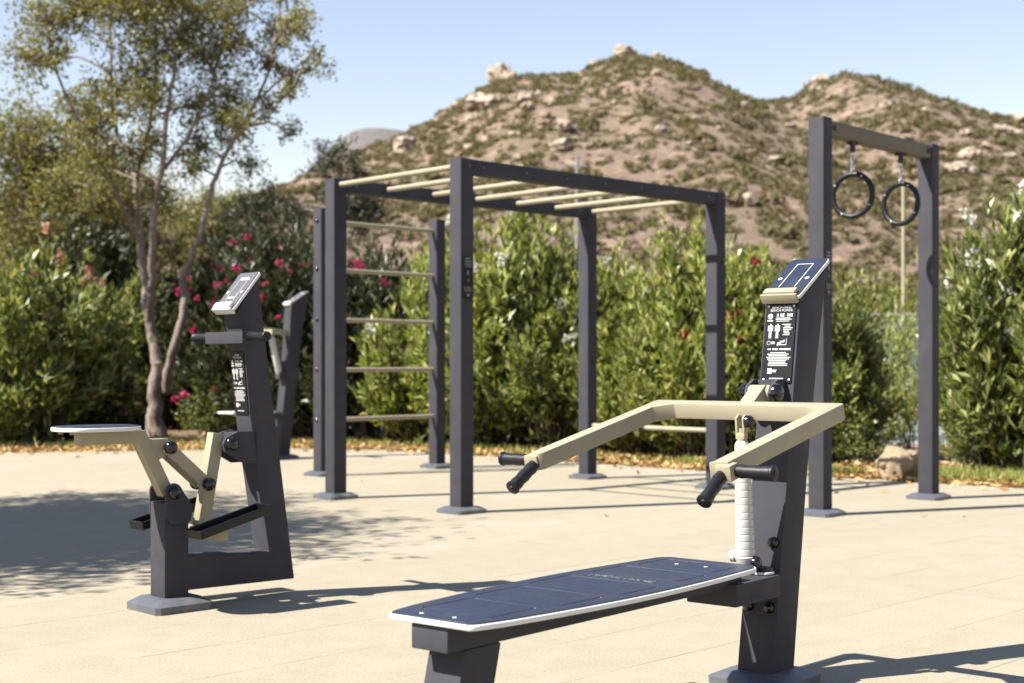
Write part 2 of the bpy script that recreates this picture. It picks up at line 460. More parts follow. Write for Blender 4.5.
# hills ---------------------------------------------------------------
RIDGE = [(-900, 215), (-300, 215), (0, 212), (120, 208), (200, 200), (260, 188), (300, 175), (345, 152), (390, 137), (420, 121), (450, 103), (485, 84), (505, 73), (530, 71), (560, 69), (590, 60), (612, 48), (630, 46), (650, 50), (672, 55), (690, 64), (705, 77), (735, 92), (760, 99), (785, 94), (800, 85), (820, 79), (845, 83), (880, 89), (905, 98), (940, 106), (980, 109), (1024, 112), (1200, 118), (1500, 150), (2200, 190)]
RY = 300.0
def ridge_z(x):
    px = 512 + F * x / RY
    px = min(max(px, -899), 2199)
    for (a, ya), (b, yb) in zip(RIDGE, RIDGE[1:]):
        if a <= px <= b:
            t = (px - a) / (b - a)
            t = t * t * (3 - 2 * t) * 0.5 + t * 0.5
            return CZ - (ya + (yb - ya) * t + 5.0 + 5.0 * math.exp(-((px - 760) / 45.0) ** 2) - HZ) * RY / F
    return 20.0
def hill_h(x, y):
    s = (y - 70) / (RY - 70)
    if s <= 0: return -0.5
    zr = ridge_z(x * (RY / max(y, 200.0)) ** 0.35)
    if s > 1:
        return zr * max(0, 1 - (s - 1) * 1.1)
    p = 0.55 * s ** 1.15 + 0.45 * (s * s * (3 - 2 * s))
    g = noise.fractal((x * 0.016, y * 0.010, 1.7), 1.0, 2.1, 4) * 6.0 + noise.fractal((x * 0.07, y * 0.06, 4.2), 0.8, 2.1, 3) * 1.6
    return zr * p + g * min(1.0, 4 * s * (1 - s) + 0.10) * min(1, s * 4) - 0.4
def height_mesh(name, fn, xs, ys, mat):
    V = [(x, y, fn(x, y)) for y in ys for x in xs]
    nx = len(xs)
    Fc = [(j * nx + i, j * nx + i + 1, (j + 1) * nx + i + 1, (j + 1) * nx + i) for j in range(len(ys) - 1) for i in range(nx - 1)]
    me = bpy.data.meshes.new(name); me.from_pydata(V, [], Fc)
    me.polygons.foreach_set('use_smooth', [True] * len(me.polygons))
    return tag(link_mesh(name, me, mat), kind='structure')
height_mesh('hill', hill_h, list(np.linspace(-230, 300, 300)), list(np.concatenate([np.linspace(66, 290, 110), np.linspace(292, 306, 8), np.linspace(310, 500, 16)])), M['hill'])
def far_h(x, y):
    px = 512 + F * x / 1000
    a = 128 + 0.0085 * (px - 381) ** 2
    a = min(a, 222) + 6 * noise.noise((px * 0.03, 0, 0)) + 3 * noise.noise((px * 0.12, y * 0.02, 0)) - 2
    z = CZ - (a - HZ) * 1000 / F
    return z * max(0, 1 - abs(y - 1000) / 420)
height_mesh('far_hill', far_h, list(np.linspace(-700, 600, 140)), list(np.linspace(600, 1400, 21)), M['far_hill'])

def hit_hill(px, py):
    y = 90.0
    while y < 298:
        p = wp(px, py, y)
        if hill_h(p.x, y) >= p.z: return p.x, y
        y += 1.0
    y = 297.0
    return ((px - 512) * y / F, y)

def fast_mesh(name, V, Fq, mat):
    """numpy verts (n,3), quads (m,4)"""
    me = bpy.data.meshes.new(name)
    me.vertices.add(len(V)); me.vertices.foreach_set('co', np.asarray(V, dtype=np.float32).ravel())
    n = len(Fq)
    me.loops.add(n * 4); me.loops.foreach_set('vertex_index', np.asarray(Fq, dtype=np.int32).ravel())
    me.polygons.add(n)
    me.polygons.foreach_set('loop_start', np.arange(0, n * 4, 4, dtype=np.int32))
    me.polygons.foreach_set('loop_total', np.full(n, 4, dtype=np.int32))
    me.update(calc_edges=True); me.validate()
    if mat: me.materials.append(mat)
    return me

def norm(a):
    return a / (np.linalg.norm(a, axis=-1, keepdims=True) + 1e-9)

def leaf_quads(P, D, L, W, fold=0.25, droop=0.0):
    """diamond leaves at P heading D"""
    n = len(P)
    D = norm(D)
    rnd = norm(rng.normal(size=(n, 3)))
    S = norm(np.cross(D, rnd)); U = np.cross(S, D)
    L = np.broadcast_to(L, (n,))[:, None]; W = np.broadcast_to(W, (n,))[:, None]
    tip = P + D * L + U * (-droop) * L
    mid = P + D * L * 0.5 + U * fold * W
    V = np.stack([P, mid + S * W / 2, tip, mid - S * W / 2], axis=1).reshape(-1, 3)
    Q = np.arange(4 * n).reshape(n, 4)
    return V, Q

# hill shrubs and boulders -----------------------------------------------
def shrub_verts(n=70):
    P = norm(rng.normal(size=(n, 3)) * np.array([1, 1, 0.9])); P[:, 2] = np.abs(P[:, 2])
    P *= rng.uniform(0.45, 1.0, (n, 1)) * np.array([1, 1, 0.75])
    P *= (1 + 0.25 * np.sin(P[:, :1] * 5 + rng.uniform(0, 6)))
    return leaf_quads(P, rng.normal(size=(n, 3)) + np.array([0, 0, 0.5]), rng.uniform(0.28, 0.6, n), rng.uniform(0.25, 0.45, n))
protos = [shrub_verts() for _ in range(5)]
shr_me = [fast_mesh('hill_shrub', *p, M['scrub'] if i < 3 else M['scrub_dry']) for i, p in enumerate(protos)]
spots = []
while len(spots) < 9000:
    y = 88 + 212 * random.random() ** 0.75
    px = random.uniform(230, 1080)
    x = (px - 512) * y / F
    dens = noise.noise((x * 0.03, y * 0.03, 8.0))
    if random.random() > 0.66 + dens * 0.42: continue
    r = random.choice((0.35, 0.4, 0.45, 0.5, 0.55, 0.6, 0.7, 0.8, 0.9, 1.1, 1.3, 1.6)) * random.uniform(0.7, 1.15)
    spots.append((r / y, x, y, r * (1.0 if y < 200 else 0.85)))
spots.sort(reverse=True)
big = [s for s in spots]
for i, (k, x, y, r) in enumerate(big[:300]):
    o = bpy.data.objects.new('hill_shrub', shr_me[i % 5]); C.objects.link(o)
    o.location = (x, y, hill_h(x, y) - 0.25 * r); o.scale = (r, r, r * random.uniform(0.7, 1.05)); o.rotation_euler.z = random.uniform(0, 6.28)
    tag(o, 'rounded dark olive shrub dotting the dry hillside behind the fitness area', 'shrub', 'shrubs dotting the hillside')
Vs, Qs, off = [], [], 0
for i, (k, x, y, r) in enumerate(big[300:]):
    V, Q = protos[i % 3]
    a = random.uniform(0, 6.28); c_, s_ = math.cos(a), math.sin(a)
    W_ = np.stack([(V[:, 0] * c_ - V[:, 1] * s_) * r + x, (V[:, 0] * s_ + V[:, 1] * c_) * r + y, V[:, 2] * r + hill_h(x, y) - 0.25 * r], axis=1)
    Vs.append(W_); Qs.append(Q + off); off += len(V)
tag(link_mesh('hill_scrub', fast_mesh('hill_scrub', np.concatenate(Vs), np.concatenate(Qs), M['scrub'])), 'low olive scrub covering the hillside', 'scrub', kind='stuff')

def rock_mesh(name, seed, mat, sub=3, amp=0.35, freq=1.3):
    t = bmesh.new(); bmesh.ops.create_icosphere(t, subdivisions=sub, radius=1.0)
    for v in t.verts:
        p = v.co * freq + Vector((seed * 3.7, seed * 1.3, 0))
        k = 1 + amp * noise.noise(p) + 0.5 * amp * noise.noise(p * 2.3) + 0.25 * amp * noise.cell(p * 2.0)
        v.co *= k
        v.co.z *= 0.85
    me = bpy.data.meshes.new(name); t.to_mesh(me); t.free(); me.materials.append(mat)
    me.polygons.foreach_set('use_smooth', [True] * len(me.polygons)); me.set_sharp_from_angle(angle=R(28))
    return me
rocks = [rock_mesh('hill_boulder', s, M['granite'], 3, 0.45, 1.5) for s in range(5)]
NAMED = {0: 'tall pale crag standing on the left shoulder of the hill skyline', 8: 'larger pale boulder crowning the summit of the hill',
         7: 'big pale boulder low on the left slope of the hill', 28: 'pale rocky knob on top of the right hand knoll'}
RK = [(501, 78, 17, 1.25), (513, 80, 9, 1), (477, 107, 18, .8), (490, 106, 16, .8), (526, 102, 13, 1), (527, 111, 8, 1), (550, 105, 9, 1.1), (406, 150, 17, 1), (623, 50, 13, .9), (631, 48, 9, .9),
      (657, 54, 10, .8), (595, 62, 8, 1), (563, 129, 13, .8), (560, 152, 14, .8), (661, 133, 8, 1), (587, 85, 7, 1), (656, 76, 7, 1), (472, 122, 9, 1), (450, 112, 7, 1), (696, 122, 7, 1), (514, 138, 9, .7), (492, 137, 8, .7),
      (461, 102, 9, .8), (545, 118, 7, .8), (540, 96, 6, 1), (615, 106, 6, .8), (437, 122, 6, .8), (575, 140, 7, .6), (819, 82, 14, .8), (809, 83, 9, .9), (744, 109, 9, .9), (969, 162, 15, .9), (958, 173, 17, .7), (1000, 136, 17, .6),
      (966, 136, 9, .8), (1019, 122, 13, .8), (749, 203, 11, 1.1), (885, 108, 9, .8), (815, 91, 9, .9), (1018, 136, 10, .7), (971, 174, 10, .8), (985, 150, 8, .6), (940, 150, 9, .5), (865, 120, 8, .6), (790, 128, 9, .5), (990, 118, 8, .7), (925, 112, 6, .8), (1010, 160, 10, .6), (850, 150, 8, .5), (775, 160, 9, .5), (905, 140, 7, .6), (690, 145, 6, .6), (720, 130, 6, .6), (640, 160, 7, .6), (520, 160, 8, .7), (470, 150, 8, .7)]
for i, (px, py, wpx, asp) in enumerate(RK):
    x, y = hit_hill(px, py)
    r = wpx * y / F * 0.70
    o = bpy.data.objects.new('hill_boulder', rocks[i % 5]); C.objects.link(o)
    z = hill_h(x, y)
    o.location = (x, y - 0.3 * r, z + 0.25 * r); o.scale = (r, r, r * asp); o.rotation_euler.z = i * 1.7
    if i in NAMED: tag(o, NAMED[i], 'boulder', 'boulders on the hill')
    else: tag(o, 'pale granite boulder jutting from the scrubby slope of the hill', 'boulder', 'boulders on the hill')

# antenna mast on the slope
mt = thing('utility_pole', 'thin grey pole with short crossbar rising from the slope behind the monkey bars', 'pole', (*wp(577, 200, 95)[:2], 0))
b = MB(); b.cyl((0, 0, -0.5), (0, 0, 15.0), 0.14, 0.10, 10); b.build('mast', M['galv_far'], mt)
b = MB(); b.box((0, 0, 14.4), (1.3, 0.12, 0.14)); b.build('crossbar', M['galv_far'], mt)

# ------------------------------------------------------------------ fitness equipment
def base_plate(name, parent, half=0.131, h=0.045, loc=(0, 0, 0)):
    b = MB()
    t = bmesh.new()
    k, e = half, half * 0.72
    ch = 0.12 * half
    def ring(s, z, c):
        return [t.verts.new(p) for p in ((s - c, -s, z), (s, -s + c, z), (s, s - c, z), (s - c, s, z), (-s + c, s, z), (-s, s - c, z), (-s, -s + c, z), (-s + c, -s, z))]
    r0 = ring(k, 0.0, ch); r1 = ring(k, h * 0.55, ch); r2 = ring(e, h, ch)
    for A, B in ((r0, r1), (r1, r2)):
        for i in range(8): t.faces.new((A[i], A[(i + 1) % 8], B[(i + 1) % 8], B[i]))
    t.faces.new(r2); t.faces.new(r0[::-1])
    bmesh.ops.bevel(t, geom=[e_ for e_ in t.edges if e_.calc_face_angle(0) > 0.3], offset=0.004, segments=2, affect='EDGES')
    bmesh.ops.transform(t, matrix=Matrix.Translation(loc), verts=t.verts)
    b._merge(t)
    return b.build(name, M['plate_paint'], parent)
M['plate_paint'] = paint('base_plate_paint', (0.135, 0.145, 0.175), 0.42, 0.10, 12, 0.15, dust=0.25)

def post(parent, x, y, H, half=0.06):
    b = MB(); b.box((0, 0, (H + 0.03) / 2), (2 * half, 2 * half, H - 0.03), bev=0.008, seg=2)
    o = b.build('post', M['anthracite'], parent); o.location = (x, y, 0)
    base_plate('base_plate', o)
    return o
def bolt(parent, p, axis, r=0.013, name='bolt', mat=None):
    ax = Vector(axis)
    b = MB(); b.lathe([(0, r), (0.45, r), (0.8, r * 0.72), (1, r * 0.3)], Vector(p) - ax * 0.002, Vector(p) + ax * r * 0.8, 14)
    return b.build(name, mat or M['steel'], parent)

def small_sign(parent, face_x, y_, z0, z1, wid, normal):
    """narrow instruction sticker on a post; normal along local -y"""
    b = MB(); b.box((face_x, y_ - 0.0015, (z0 + z1) / 2), (wid, 0.003, z1 - z0))
    s = b.build('sign_plate', M['plate'], parent)
    b = MB(); h = z1 - z0
    rr = random.Random(5)
    for fz, fw, fh in ((0.95, .55, .035), (0.88, .7, .03), (0.82, .75, .02), (0.77, .6, .02), (0.62, .16, .10), (0.45, .10, .06), (0.28, .7, .012), (0.25, .75, .012), (0.22, .65, .012), (0.19, .75, .012), (0.10, .25, .06)):
        b.box((face_x + rr.uniform(-.05, .05) * wid, y_ - 0.0045, z0 + fz * h), (fw * wid, 0.002, fh * h))
    b.build('print', M['inkdim'], s)

# --- monkey bars ------------------------------------------------------
RA = R(43.4)
ux, vx = Vector((math.cos(RA), math.sin(RA))), Vector((-math.sin(RA), math.cos(RA)))
o2 = Vector((-0.355, 9.87)) + ux * 0.06 + vx * 0.06
LX, LY, HH = 2.83, 1.475, 2.475
rig = thing('monkey_bars', 'big dark grey four post monkey bar frame with seven cream overhead rungs on the paving', 'climbing frame', (o2.x, o2.y, 0), RA)
pf = post(rig, 0, 0, HH); pr = post(rig, LX, 0, HH); pb = post(rig, LX, LY, HH); pl = post(rig, 0, LY, HH)
for y_ in (0, LY):
    b = MB(); b.box((LX / 2, y_, HH - 0.052), (LX - 0.124, 0.112, 0.10), bev=0.006)
    rl = b.build('rail', M['anthracite'], rig)
    for k in range(7):
        x_ = 0.16 + k * (LX - 0.32) / 6
        bolt(rl, (x_, y_ - 0.056, HH - 0.05), (0, -1, 0), 0.0095, mat=M['taupe'])
for k in range(7):
    x_ = k * LX / 6
    y0, y1 = (0.05, LY - 0.05)
    b = MB(); b.cyl((x_, y0, HH - 0.048), (x_, y1, HH - 0.048), 0.0215, seg=18)
    b.build('rung', M['tan'], rig)
for P_ in (pf, pr, pb):
    bolt(P_, (0.02, -0.06, HH - 0.05), (0, -1, 0), 0.0095, mat=M['taupe'])
b = MB(); b.cyl((LX, 0.055, 0.485), (LX, LY - 0.055, 0.485), 0.021, seg=16); fb = b.build('foot_bar', M['tan'], rig)
b = MB(); b.cyl((LX, 0.78, 0.485), (LX, 0.84, 0.485), 0.032, seg=16); b.box((LX, 0.81, 0.515), (0.05, 0.05, 0.05), bev=0.006); b.build('clamp', M['anthracite'], fb)
small_sign(pf, 0, -0.06, 1.49, 1.79, 0.09, -1)

# --- wall ladder ------------------------------------------------------
LA = R(46.5)
l0, l1 = Vector((-1.775, 13.22)), Vector((-0.755, 14.25))
dv = (l1 - l0); LA = math.atan2(dv.y, dv.x); LL = dv.length
lad = thing('wall_bars', 'upright ladder of five cream bars between two dark posts behind the monkey bars', 'climbing frame', (l0.x, l0.y + 0.085, 0), LA)
q0 = post(lad, 0, 0, 2.5); q1 = post(lad, LL, 0, 2.5)
for z in (2.38, 1.93, 1.46, 0.99, 0.52):
    b = MB(); b.cyl((0.05, 0, z), (LL - 0.05, 0, z), 0.0215, seg=16); b.build('rung', M['tan'], lad)
    bolt(q0, (-0.06, 0, z), (-1, 0, 0), 0.02, mat=M['cap'])

# --- ring frame -------------------------------------------------------
g0, g1 = Vector((2.125, 9.70)), Vector((3.222, 10.90))
dv = g1 - g0; GA = math.atan2(dv.y, dv.x); GL = dv.length
gu, gv = dv.normalized(), Vector((-dv.y, dv.x)).normalized()
gorg = g0 + gu * 0.06 + gv * 0.06
GH = 2.735
rf = thing('ring_frame', 'tall narrow two post frame with shade-darkened tan crossbeam for hanging rings on the right', 'climbing frame', (gorg.x, gorg.y, 0), GA)
ra = post(rf, 0, 0, GH); rb = post(rf, GL, 0, GH)
b = MB(); b.box((GL / 2, 0, GH - 0.065), (GL - 0.124, 0.10, 0.10), bev=0.006); beam = b.build('crossbeam', M['taupe'], rf)
for x_ in (0.105, GL - 0.105): bolt(beam, (x_, -0.05, GH - 0.065), (0, -1, 0), 0.02, mat=M['cap'])
small_sign(ra, 0, -0.06, 1.50, 1.82, 0.09, -1)
def hang_ring(t, label, yaw, chain):
    p = gorg + gu * (GL * t)
    z0 = GH - 0.115
    o = thing('gymnastic_ring', label, 'gym ring', (p.x, p.y, z0), GA + yaw, 'gymnastic rings on chains')
    b = MB(); b.box((0, 0, -0.012), (0.09, 0.05, 0.02), bev=0.004); b.box((0, 0, -0.045), (0.02, 0.035, 0.06), bev=0.003); b.build('hanger', M['anthracite'], o)
    b = MB(); n = int(chain / 0.030)
    for k in range(n):
        rot = Matrix.Rotation(R(90 * (k % 2)), 3, 'Z') @ Matrix.Rotation(R(90), 3, 'X')
        b.torus((0, 0, -0.075 - 0.030 * k - 0.015), 0.0125, 0.0042, rot, 14, 6, (1, 1.75, 1))
    b.build('chain', M['steel'], o)
    zc = -0.075 - 0.030 * n - 0.155
    b = MB(); b.torus((0, 0, zc), 0.150, 0.020, Matrix.Rotation(R(90), 3, 'Y'), 56, 12)
    rr = b.build('ring', M['rubber'], o)
    for a in (0, 90, 180, 270):
        c_, s_ = math.cos(R(a + 30)), math.sin(R(a + 30))
        b = MB(); b.sphere((-0.016, 0.150 * c_, zc + 0.150 * s_), 0.0085, u=10, v=8); b.build('stud', M['steel'], rr)
    b = MB(); b.torus((0, 0, zc + 0.165), 0.020, 0.005, Matrix.Rotation(R(90), 3, 'X'), 18, 8); b.sphere((0, 0, zc + 0.18), 0.013, u=10, v=8); b.build('shackle', M['steel'], o)
    return o
hang_ring(0.275, 'left black gymnastic ring hanging nearest the tall left post', R(4), 0.155)
hang_ring(0.72, 'right black gymnastic ring hanging nearest the right post', R(-8), 0.155)

# --- generic instruction panel print ------------------------------------
def panel_print(parent, Mx, wid, hei, title, rows2=True):
    """white print on a plate lying in local xy of matrix Mx (x right, y up), centred"""
    b = MB(); rr = random.Random(11)
    def bar(x, y, w_, h_): b.box((x * wid, y * hei, 0.0006), (w_ * wid, h_ * hei, 0.0012))
    for s, y in zip(title, (0.455, 0.415)):
        b.mesh(text_mesh(s, 0.040 * hei / 0.9, 0.0006), Matrix.Translation((0.02 * wid, y * hei, 0.0005)))
    b.lathe([(0, .09 * wid), (1, .09 * wid)], (-0.36 * wid, 0.34 * hei, 0), (-0.36 * wid, 0.34 * hei, .0012), 16); bar(-.36, .285, .2, .02)
    for x in (-.10, .02, .10, .26, .34, .40): bar(x, .355, .055, .028 + rr.random() * .02)
    for y in (.318, .300, .278): bar(.12 + rr.uniform(-.04, .02), y, .5 + rr.uniform(-.1, .12), .009)
    for cx in (-.33, -.08):                      # two muscle-chart figures
        b.sphere((cx * wid, .235 * hei, 0), .028 * wid, (1, 1, .03), 10, 6)
        bar(cx, .195, .12, .055); bar(cx - .075, .185, .03, .07); bar(cx + .075, .185, .03, .07); bar(cx, .15, .09, .05)
        bar(cx - .028, .095, .035, .075); bar(cx + .028, .095, .035, .075)
    for k in range(7): bar(.26 + rr.uniform(-.03, .03), .235 - k * .022, .28 + rr.uniform(-.08, .06), .011)
    b.torus((-.36 * wid, .0, .0004), .06 * wid, .008 * wid, None, 14, 5, (1, 1, .1)); bar(-.2, 0.0, .12, .03)
    # small pictogram of a person on the machine
    bar(.10, -.025, .34, .010); bar(.27, .012, .018, .085); bar(.02, -.005, .14, .018); bar(.12, .015, .16, .02); bar(-.03, -.03, .02, .03)
    b.sphere((.19 * wid, .03 * hei, 0), .025 * wid, (1, 1, .03), 10, 6)
    for x, w_ in ((-.32, .14), (-.1, .2), (.12, .16), (.33, .22)): bar(x, -.082, w_, .016 + rr.random() * .01)
    for k in range(9): bar(rr.uniform(-.02, .03), -.125 - k * .0205, .80 + rr.uniform(-.22, .06) - (.2 if k == 0 else 0), .0105)
    bar(-.25, -.36, .16, .07); bar(-.08, -.35, .16, .012); bar(-.08, -.37, .12, .012); bar(.0, -.455, .5, .014)
    p = b.build('print', M['ink'], parent); p.matrix_local = Mx
    return p

def frame_matrix(origin, xdir, ydir):
    x = Vector(xdir).normalized(); y = Vector(ydir).normalized(); z = x.cross(y)
    m = Matrix((x, y, z)).transposed().to_4x4(); m.translation = origin
    return m

def knob(parent, p, r, axis, name='bolt_cap', L=0.022):
    ax = Vector(axis)
    b = MB(); b.lathe([(0, r), (0.35, r), (0.62, r * 0.92), (0.82, r * 0.72), (0.95, r * 0.4), (1, r * 0.12)], p, Vector(p) + ax * L, 22)
    return b.build(name, M['cap'], parent)

def slanted_head(parent, cx0, cz0, cx1, cz1, half, lip_mat, skin, thick=0.012, marks=True, core_mat=None):
    """reading plate on top of a column, from low edge (cx0,cz0) to high edge (cx1,cz1), facing -x/up"""
    dx, dz = cx1 - cx0, cz1 - cz0; L = math.hypot(dx, dz)
    Mx = frame_matrix(((cx0 + cx1) / 2, 0, (cz0 + cz1) / 2), (0, -1, 0), (dx, 0, dz))
    core = link_mesh('head_plate', curve_mesh([rrect(-half, half, -L / 2, L / 2, 0.012)], thick, 0.0015), core_mat or M['core'], parent); core.matrix_local = Mx
    sk = link_mesh('plate_skin', curve_mesh([rrect(-half + .003, half - .003, -L / 2 + .003, L / 2 - .003, 0.010)], 0.004, 0.0008), skin, core); sk.location = (0, 0, thick / 2 + 0.0022)
    b = MB(); b.box((0, -L / 2 + 0.012, thick / 2 + 0.012), (2 * half - 0.022, 0.030, 0.016), bev=0.004)
    b.box((0, -L / 2 - 0.006, thick / 2 - 0.004), (2 * half - 0.006, 0.010, 0.034), bev=0.003)
    b.build('tray_lip', lip_mat, core)
    b = MB(); z = thick / 2 + 0.0050
    hw = half * 0.42
    b.box((-hw, 0.008, z), (0.0024, L * 0.62, 0.0012)); b.box((hw, 0.008, z), (0.0024, L * 0.62, 0.0012)); b.box((0, 0.008 + L * 0.31, z), (2 * hw, 0.0024, 0.0012))
    for s in (-1, 1):
        b.lathe([(0, .008), (1, .008)], (s * half * .72, -L * 0.05, z - .0006), (s * half * .72, -L * 0.05, z + .001), 12)
    if not marks:
        b.box((0.01, L * .30, z), (half * .9, 0.010, .0012)); b.box((0, -L * .2, z), (half * .7, 0.008, .0012))
    b.build('plate_marking', M['core'] if marks else M['ink'], core)
    return core

# --- foreground press bench ---------------------------------------------
FA = R(50.5)
fg = thing('press_bench', 'dark grey press machine in front with long bench, cream yoke and white bellows', 'fitness machine', (0.823, 4.634, 0), FA)
base_plate('base_plate', fg, 0.138, 0.042)
b = MB(); b.prism([(-0.065, 0.036), (0.079, 0.036), (0.172, 0.68), (0.234, 1.014), (0.312, 1.362), (0.122, 1.252)], -0.065, 0.065, bev=0.006)
fcol = b.build('column', M['anthracite'], fg)
slanted_head(fg, 0.104, 1.252, 0.322, 1.388, 0.070, M['tan'], M['skin'])
# sign on the leaning front
SX = lambda z: -0.065 + (z - 0.036) * (0.187 / 1.216)
z0, z1 = 0.972, 1.236
sm = frame_matrix((SX((z0 + z1) / 2) - 0.003, 0, (z0 + z1) / 2), (0, -1, 0), (SX(z1) - SX(z0), 0, z1 - z0))
sg = link_mesh('sign_panel', curve_mesh([rrect(-0.055, 0.055, -0.133, 0.133, 0.006)], 0.004, 0.0006), M['plate'], fg); sg.matrix_local = sm
b = MB()
for sx_ in (-.047, .047):
    for sy_ in (-.124, .124): b.lathe([(0, .0045), (.6, .0045), (1, .002)], (sx_, sy_, 0.002), (sx_, sy_, 0.0045), 10)
b.build('sign_rivets', M['steel'], sg)
panel_print(sg, Matrix.Translation((0, 0, 0.0022)), 0.104, 0.262, ('BENCH PRESS', 'BENCH POWER'))
# pivot bracket on the column
b = MB()
for s in (-1, 1):
    b.prism([(0.085, 0.90), (0.085, 0.985), (0.03, 0.985), (-0.012, 0.962), (-0.022, 0.938), (-0.006, 0.912), (0.03, 0.895)], 0.016 + s * 0.044 - 0.006, 0.016 + s * 0.044 + 0.006, bev=0.002)
b.box((0.062, 0.012, 0.94), (0.03, 0.096, 0.085), bev=0.004)
b.build('pivot_bracket', M['anthracite'], fg)
b = MB(); b.cyl((0.008, -0.022, 0.940), (0.008, 0.054, 0.940), 0.026, seg=24); pv_ = b.build('pivot_tube', M['tan'], fg)
for s in (-1, 1): knob(pv_, (0.008, 0.016 + s * 0.050, 0.940), 0.0315, (0, s, 0), L=0.028)
# yoke
sl_ = 0.212
ax_ = Vector((1, 0, sl_)).normalized(); nz_ = Vector((-sl_, 0, 1)).normalized()
YM = frame_matrix(Vector((-0.088, 0.016, 0.915)), ax_, (0, 1, 0))
L_ = 0.70; yo, yi = 0.345, 0.294; g_ = 0.052
outl = [(-L_, yo - 0.004), (-0.010, yo), (0, yo - 0.010), (0, -yo + 0.010), (-0.010, -yo), (-L_, -yo + 0.004), (-L_ - 0.012, -yi + 0.008), (-L_, -yi), (-0.052 - g_, -yi), (-0.052, -yi + g_), (-0.052, yi - g_), (-0.052 - g_, yi), (-L_, yi), (-L_ - 0.012, yi + 0.010)]
b = MB(); b.prism(outl, -0.052, 0.0, 'z', bev=0.0045)
yk = b.build('yoke', M['tan'], fg); yk.matrix_local = YM
b = MB()
b.prism([(0.022, 0.965), (-0.012, 0.966), (-0.085, 0.915), (-0.130, 0.900), (-0.130, 0.862), (-0.085, 0.868), (-0.04, 0.895), (0.02, 0.914)], -0.010, 0.042, bev=0.004)
b.build('lever_bracket', M['tan'], fg)
for s in (-1, 1):
    tip = YM @ Vector((-L_ - 0.004, s * (yo + yi) / 2, -0.028))
    yk_inv = YM.inverted()
    def grip(a, d, L):
        d = Vector(d).normalized(); p0 = Vector(a); p1 = p0 + d * L
        prof = [(0, .014), (.04, .0185), (.1, .0175), (.2, .0195), (.35, .0175), (.5, .0192), (.65, .0175), (.8, .0195), (.9, .0185), (.93, .0215), (.985, .0215), (1, .018)]
        b = MB(); b.lathe(prof, yk_inv @ p0, yk_inv @ p1, 20)
        q = (yk_inv @ p1) - (yk_inv @ p0); q.normalize()
        b.lathe([(0, .009), (1, .007)], yk_inv @ p1, (yk_inv @ p1) + q * 0.003, 14)
        return b.build('grip', M['rubber'], yk)
    grip(tip + Vector((0.0, s * 0.004, -0.006)), (-0.125, s * 0.006, -0.080), 0.126)
    grip(tip + Vector((0.022, s * 0.024, 0.002)), (-0.015, s * 1, 0.0), 0.128)
    b = MB(); b.box(yk_inv @ (tip + Vector((0.008, s * 0.012, 0.0))), (0.046, 0.05, 0.046), bev=0.006); b.build('tip_block', M['tan'], yk)
# damper
b = MB(); prof = []
n = 15
for k in range(n):
    t0 = 0.06 + 0.90 * k / n
    q_ = 1.0 - 0.26 * t0
    prof += [(t0, 0.0296 * q_), (t0 + 0.005, 0.0316 * q_), (t0 + 0.030, 0.0322 * q_), (t0 + 0.055, 0.0314 * q_)]
prof = [(0, 0.028), (0.05, 0.034)] + prof + [(0.975, 0.023), (1.0, 0.017)]
d0, d1 = Vector((-0.122, 0, 0.400)), Vector((-0.143, 0, 0.790))
b.lathe(prof, d0, d1, 28); dm = b.build('bellows', M['bellows'], fg)
b = MB(); b.cyl(d1, (-0.145, 0, 0.83), 0.010, seg=16); b.cyl((-0.1430, 0, 0.788), (-0.1432, 0, 0.798), 0.016, seg=16)
for s in (-1, 1): b.prism([(-0.156, 0.80), (-0.134, 0.80), (-0.130, 0.868), (-0.146, 0.874), (-0.162, 0.862)], s * 0.0125 - 0.004, s * 0.0125 + 0.004, bev=0.002)
b.box((-0.145, 0, 0.805), (0.026, 0.032, 0.022), bev=0.004)
b.build('rod_clevis', M['tan'], dm)
knob(dm, (-0.146, -0.017, 0.852), 0.020, (0, -1, 0), L=0.026)
b = MB(); b.cyl((-0.122, 0.03, 0.418), (-0.122, 0.052, 0.418), 0.020, seg=18, bev=0.003); b.build('washer', M['bellows'], dm)
knob(dm, (-0.120, -0.032, 0.402), 0.022, (0, -1, 0), L=0.022)
# console that carries the bench
b = MB(); b.box((-0.193, 0, 0.327), (0.275, 0.178, 0.070), bev=0.005)
b.build('console', M['anthracite'], fg)
b = MB(); b.prism(rrect(-0.118, -0.048, -0.075, 0.075, 0.03), 0.364, 0.372, 'z', bev=0.002); b.build('foot_pad', M['core'], fg)
b = MB(); b.prism(rrect(-0.112, -0.052, -0.070, 0.070, 0.026), 0.3725, 0.385, 'z', bev=0.003); b.build('pad_rubber', M['rubber'], fg)
for y_, z_ in ((-0.035, 0.455), (0.040, 0.248), (-0.036, 0.248)):
    knob(fcol, (SX(z_), y_, z_), 0.019, (-0.99, 0, 0.15), L=0.02)
b = MB(); b.box((-0.925, 0, 0.378), (1.36, 0.118, 0.062), bev=0.005); b.build('bench_beam', M['anthracite'], fg)
b = MB(); b.prism([(-1.54, 0.346), (-1.405, 0.346), (-1.485, 0.036), (-1.62, 0.036)], -0.058, 0.058, bev=0.005); b.build('bench_leg', M['anthracite'], fg)
base_plate('base_plate', fg, 0.14, 0.042, (-1.555, 0, 0))
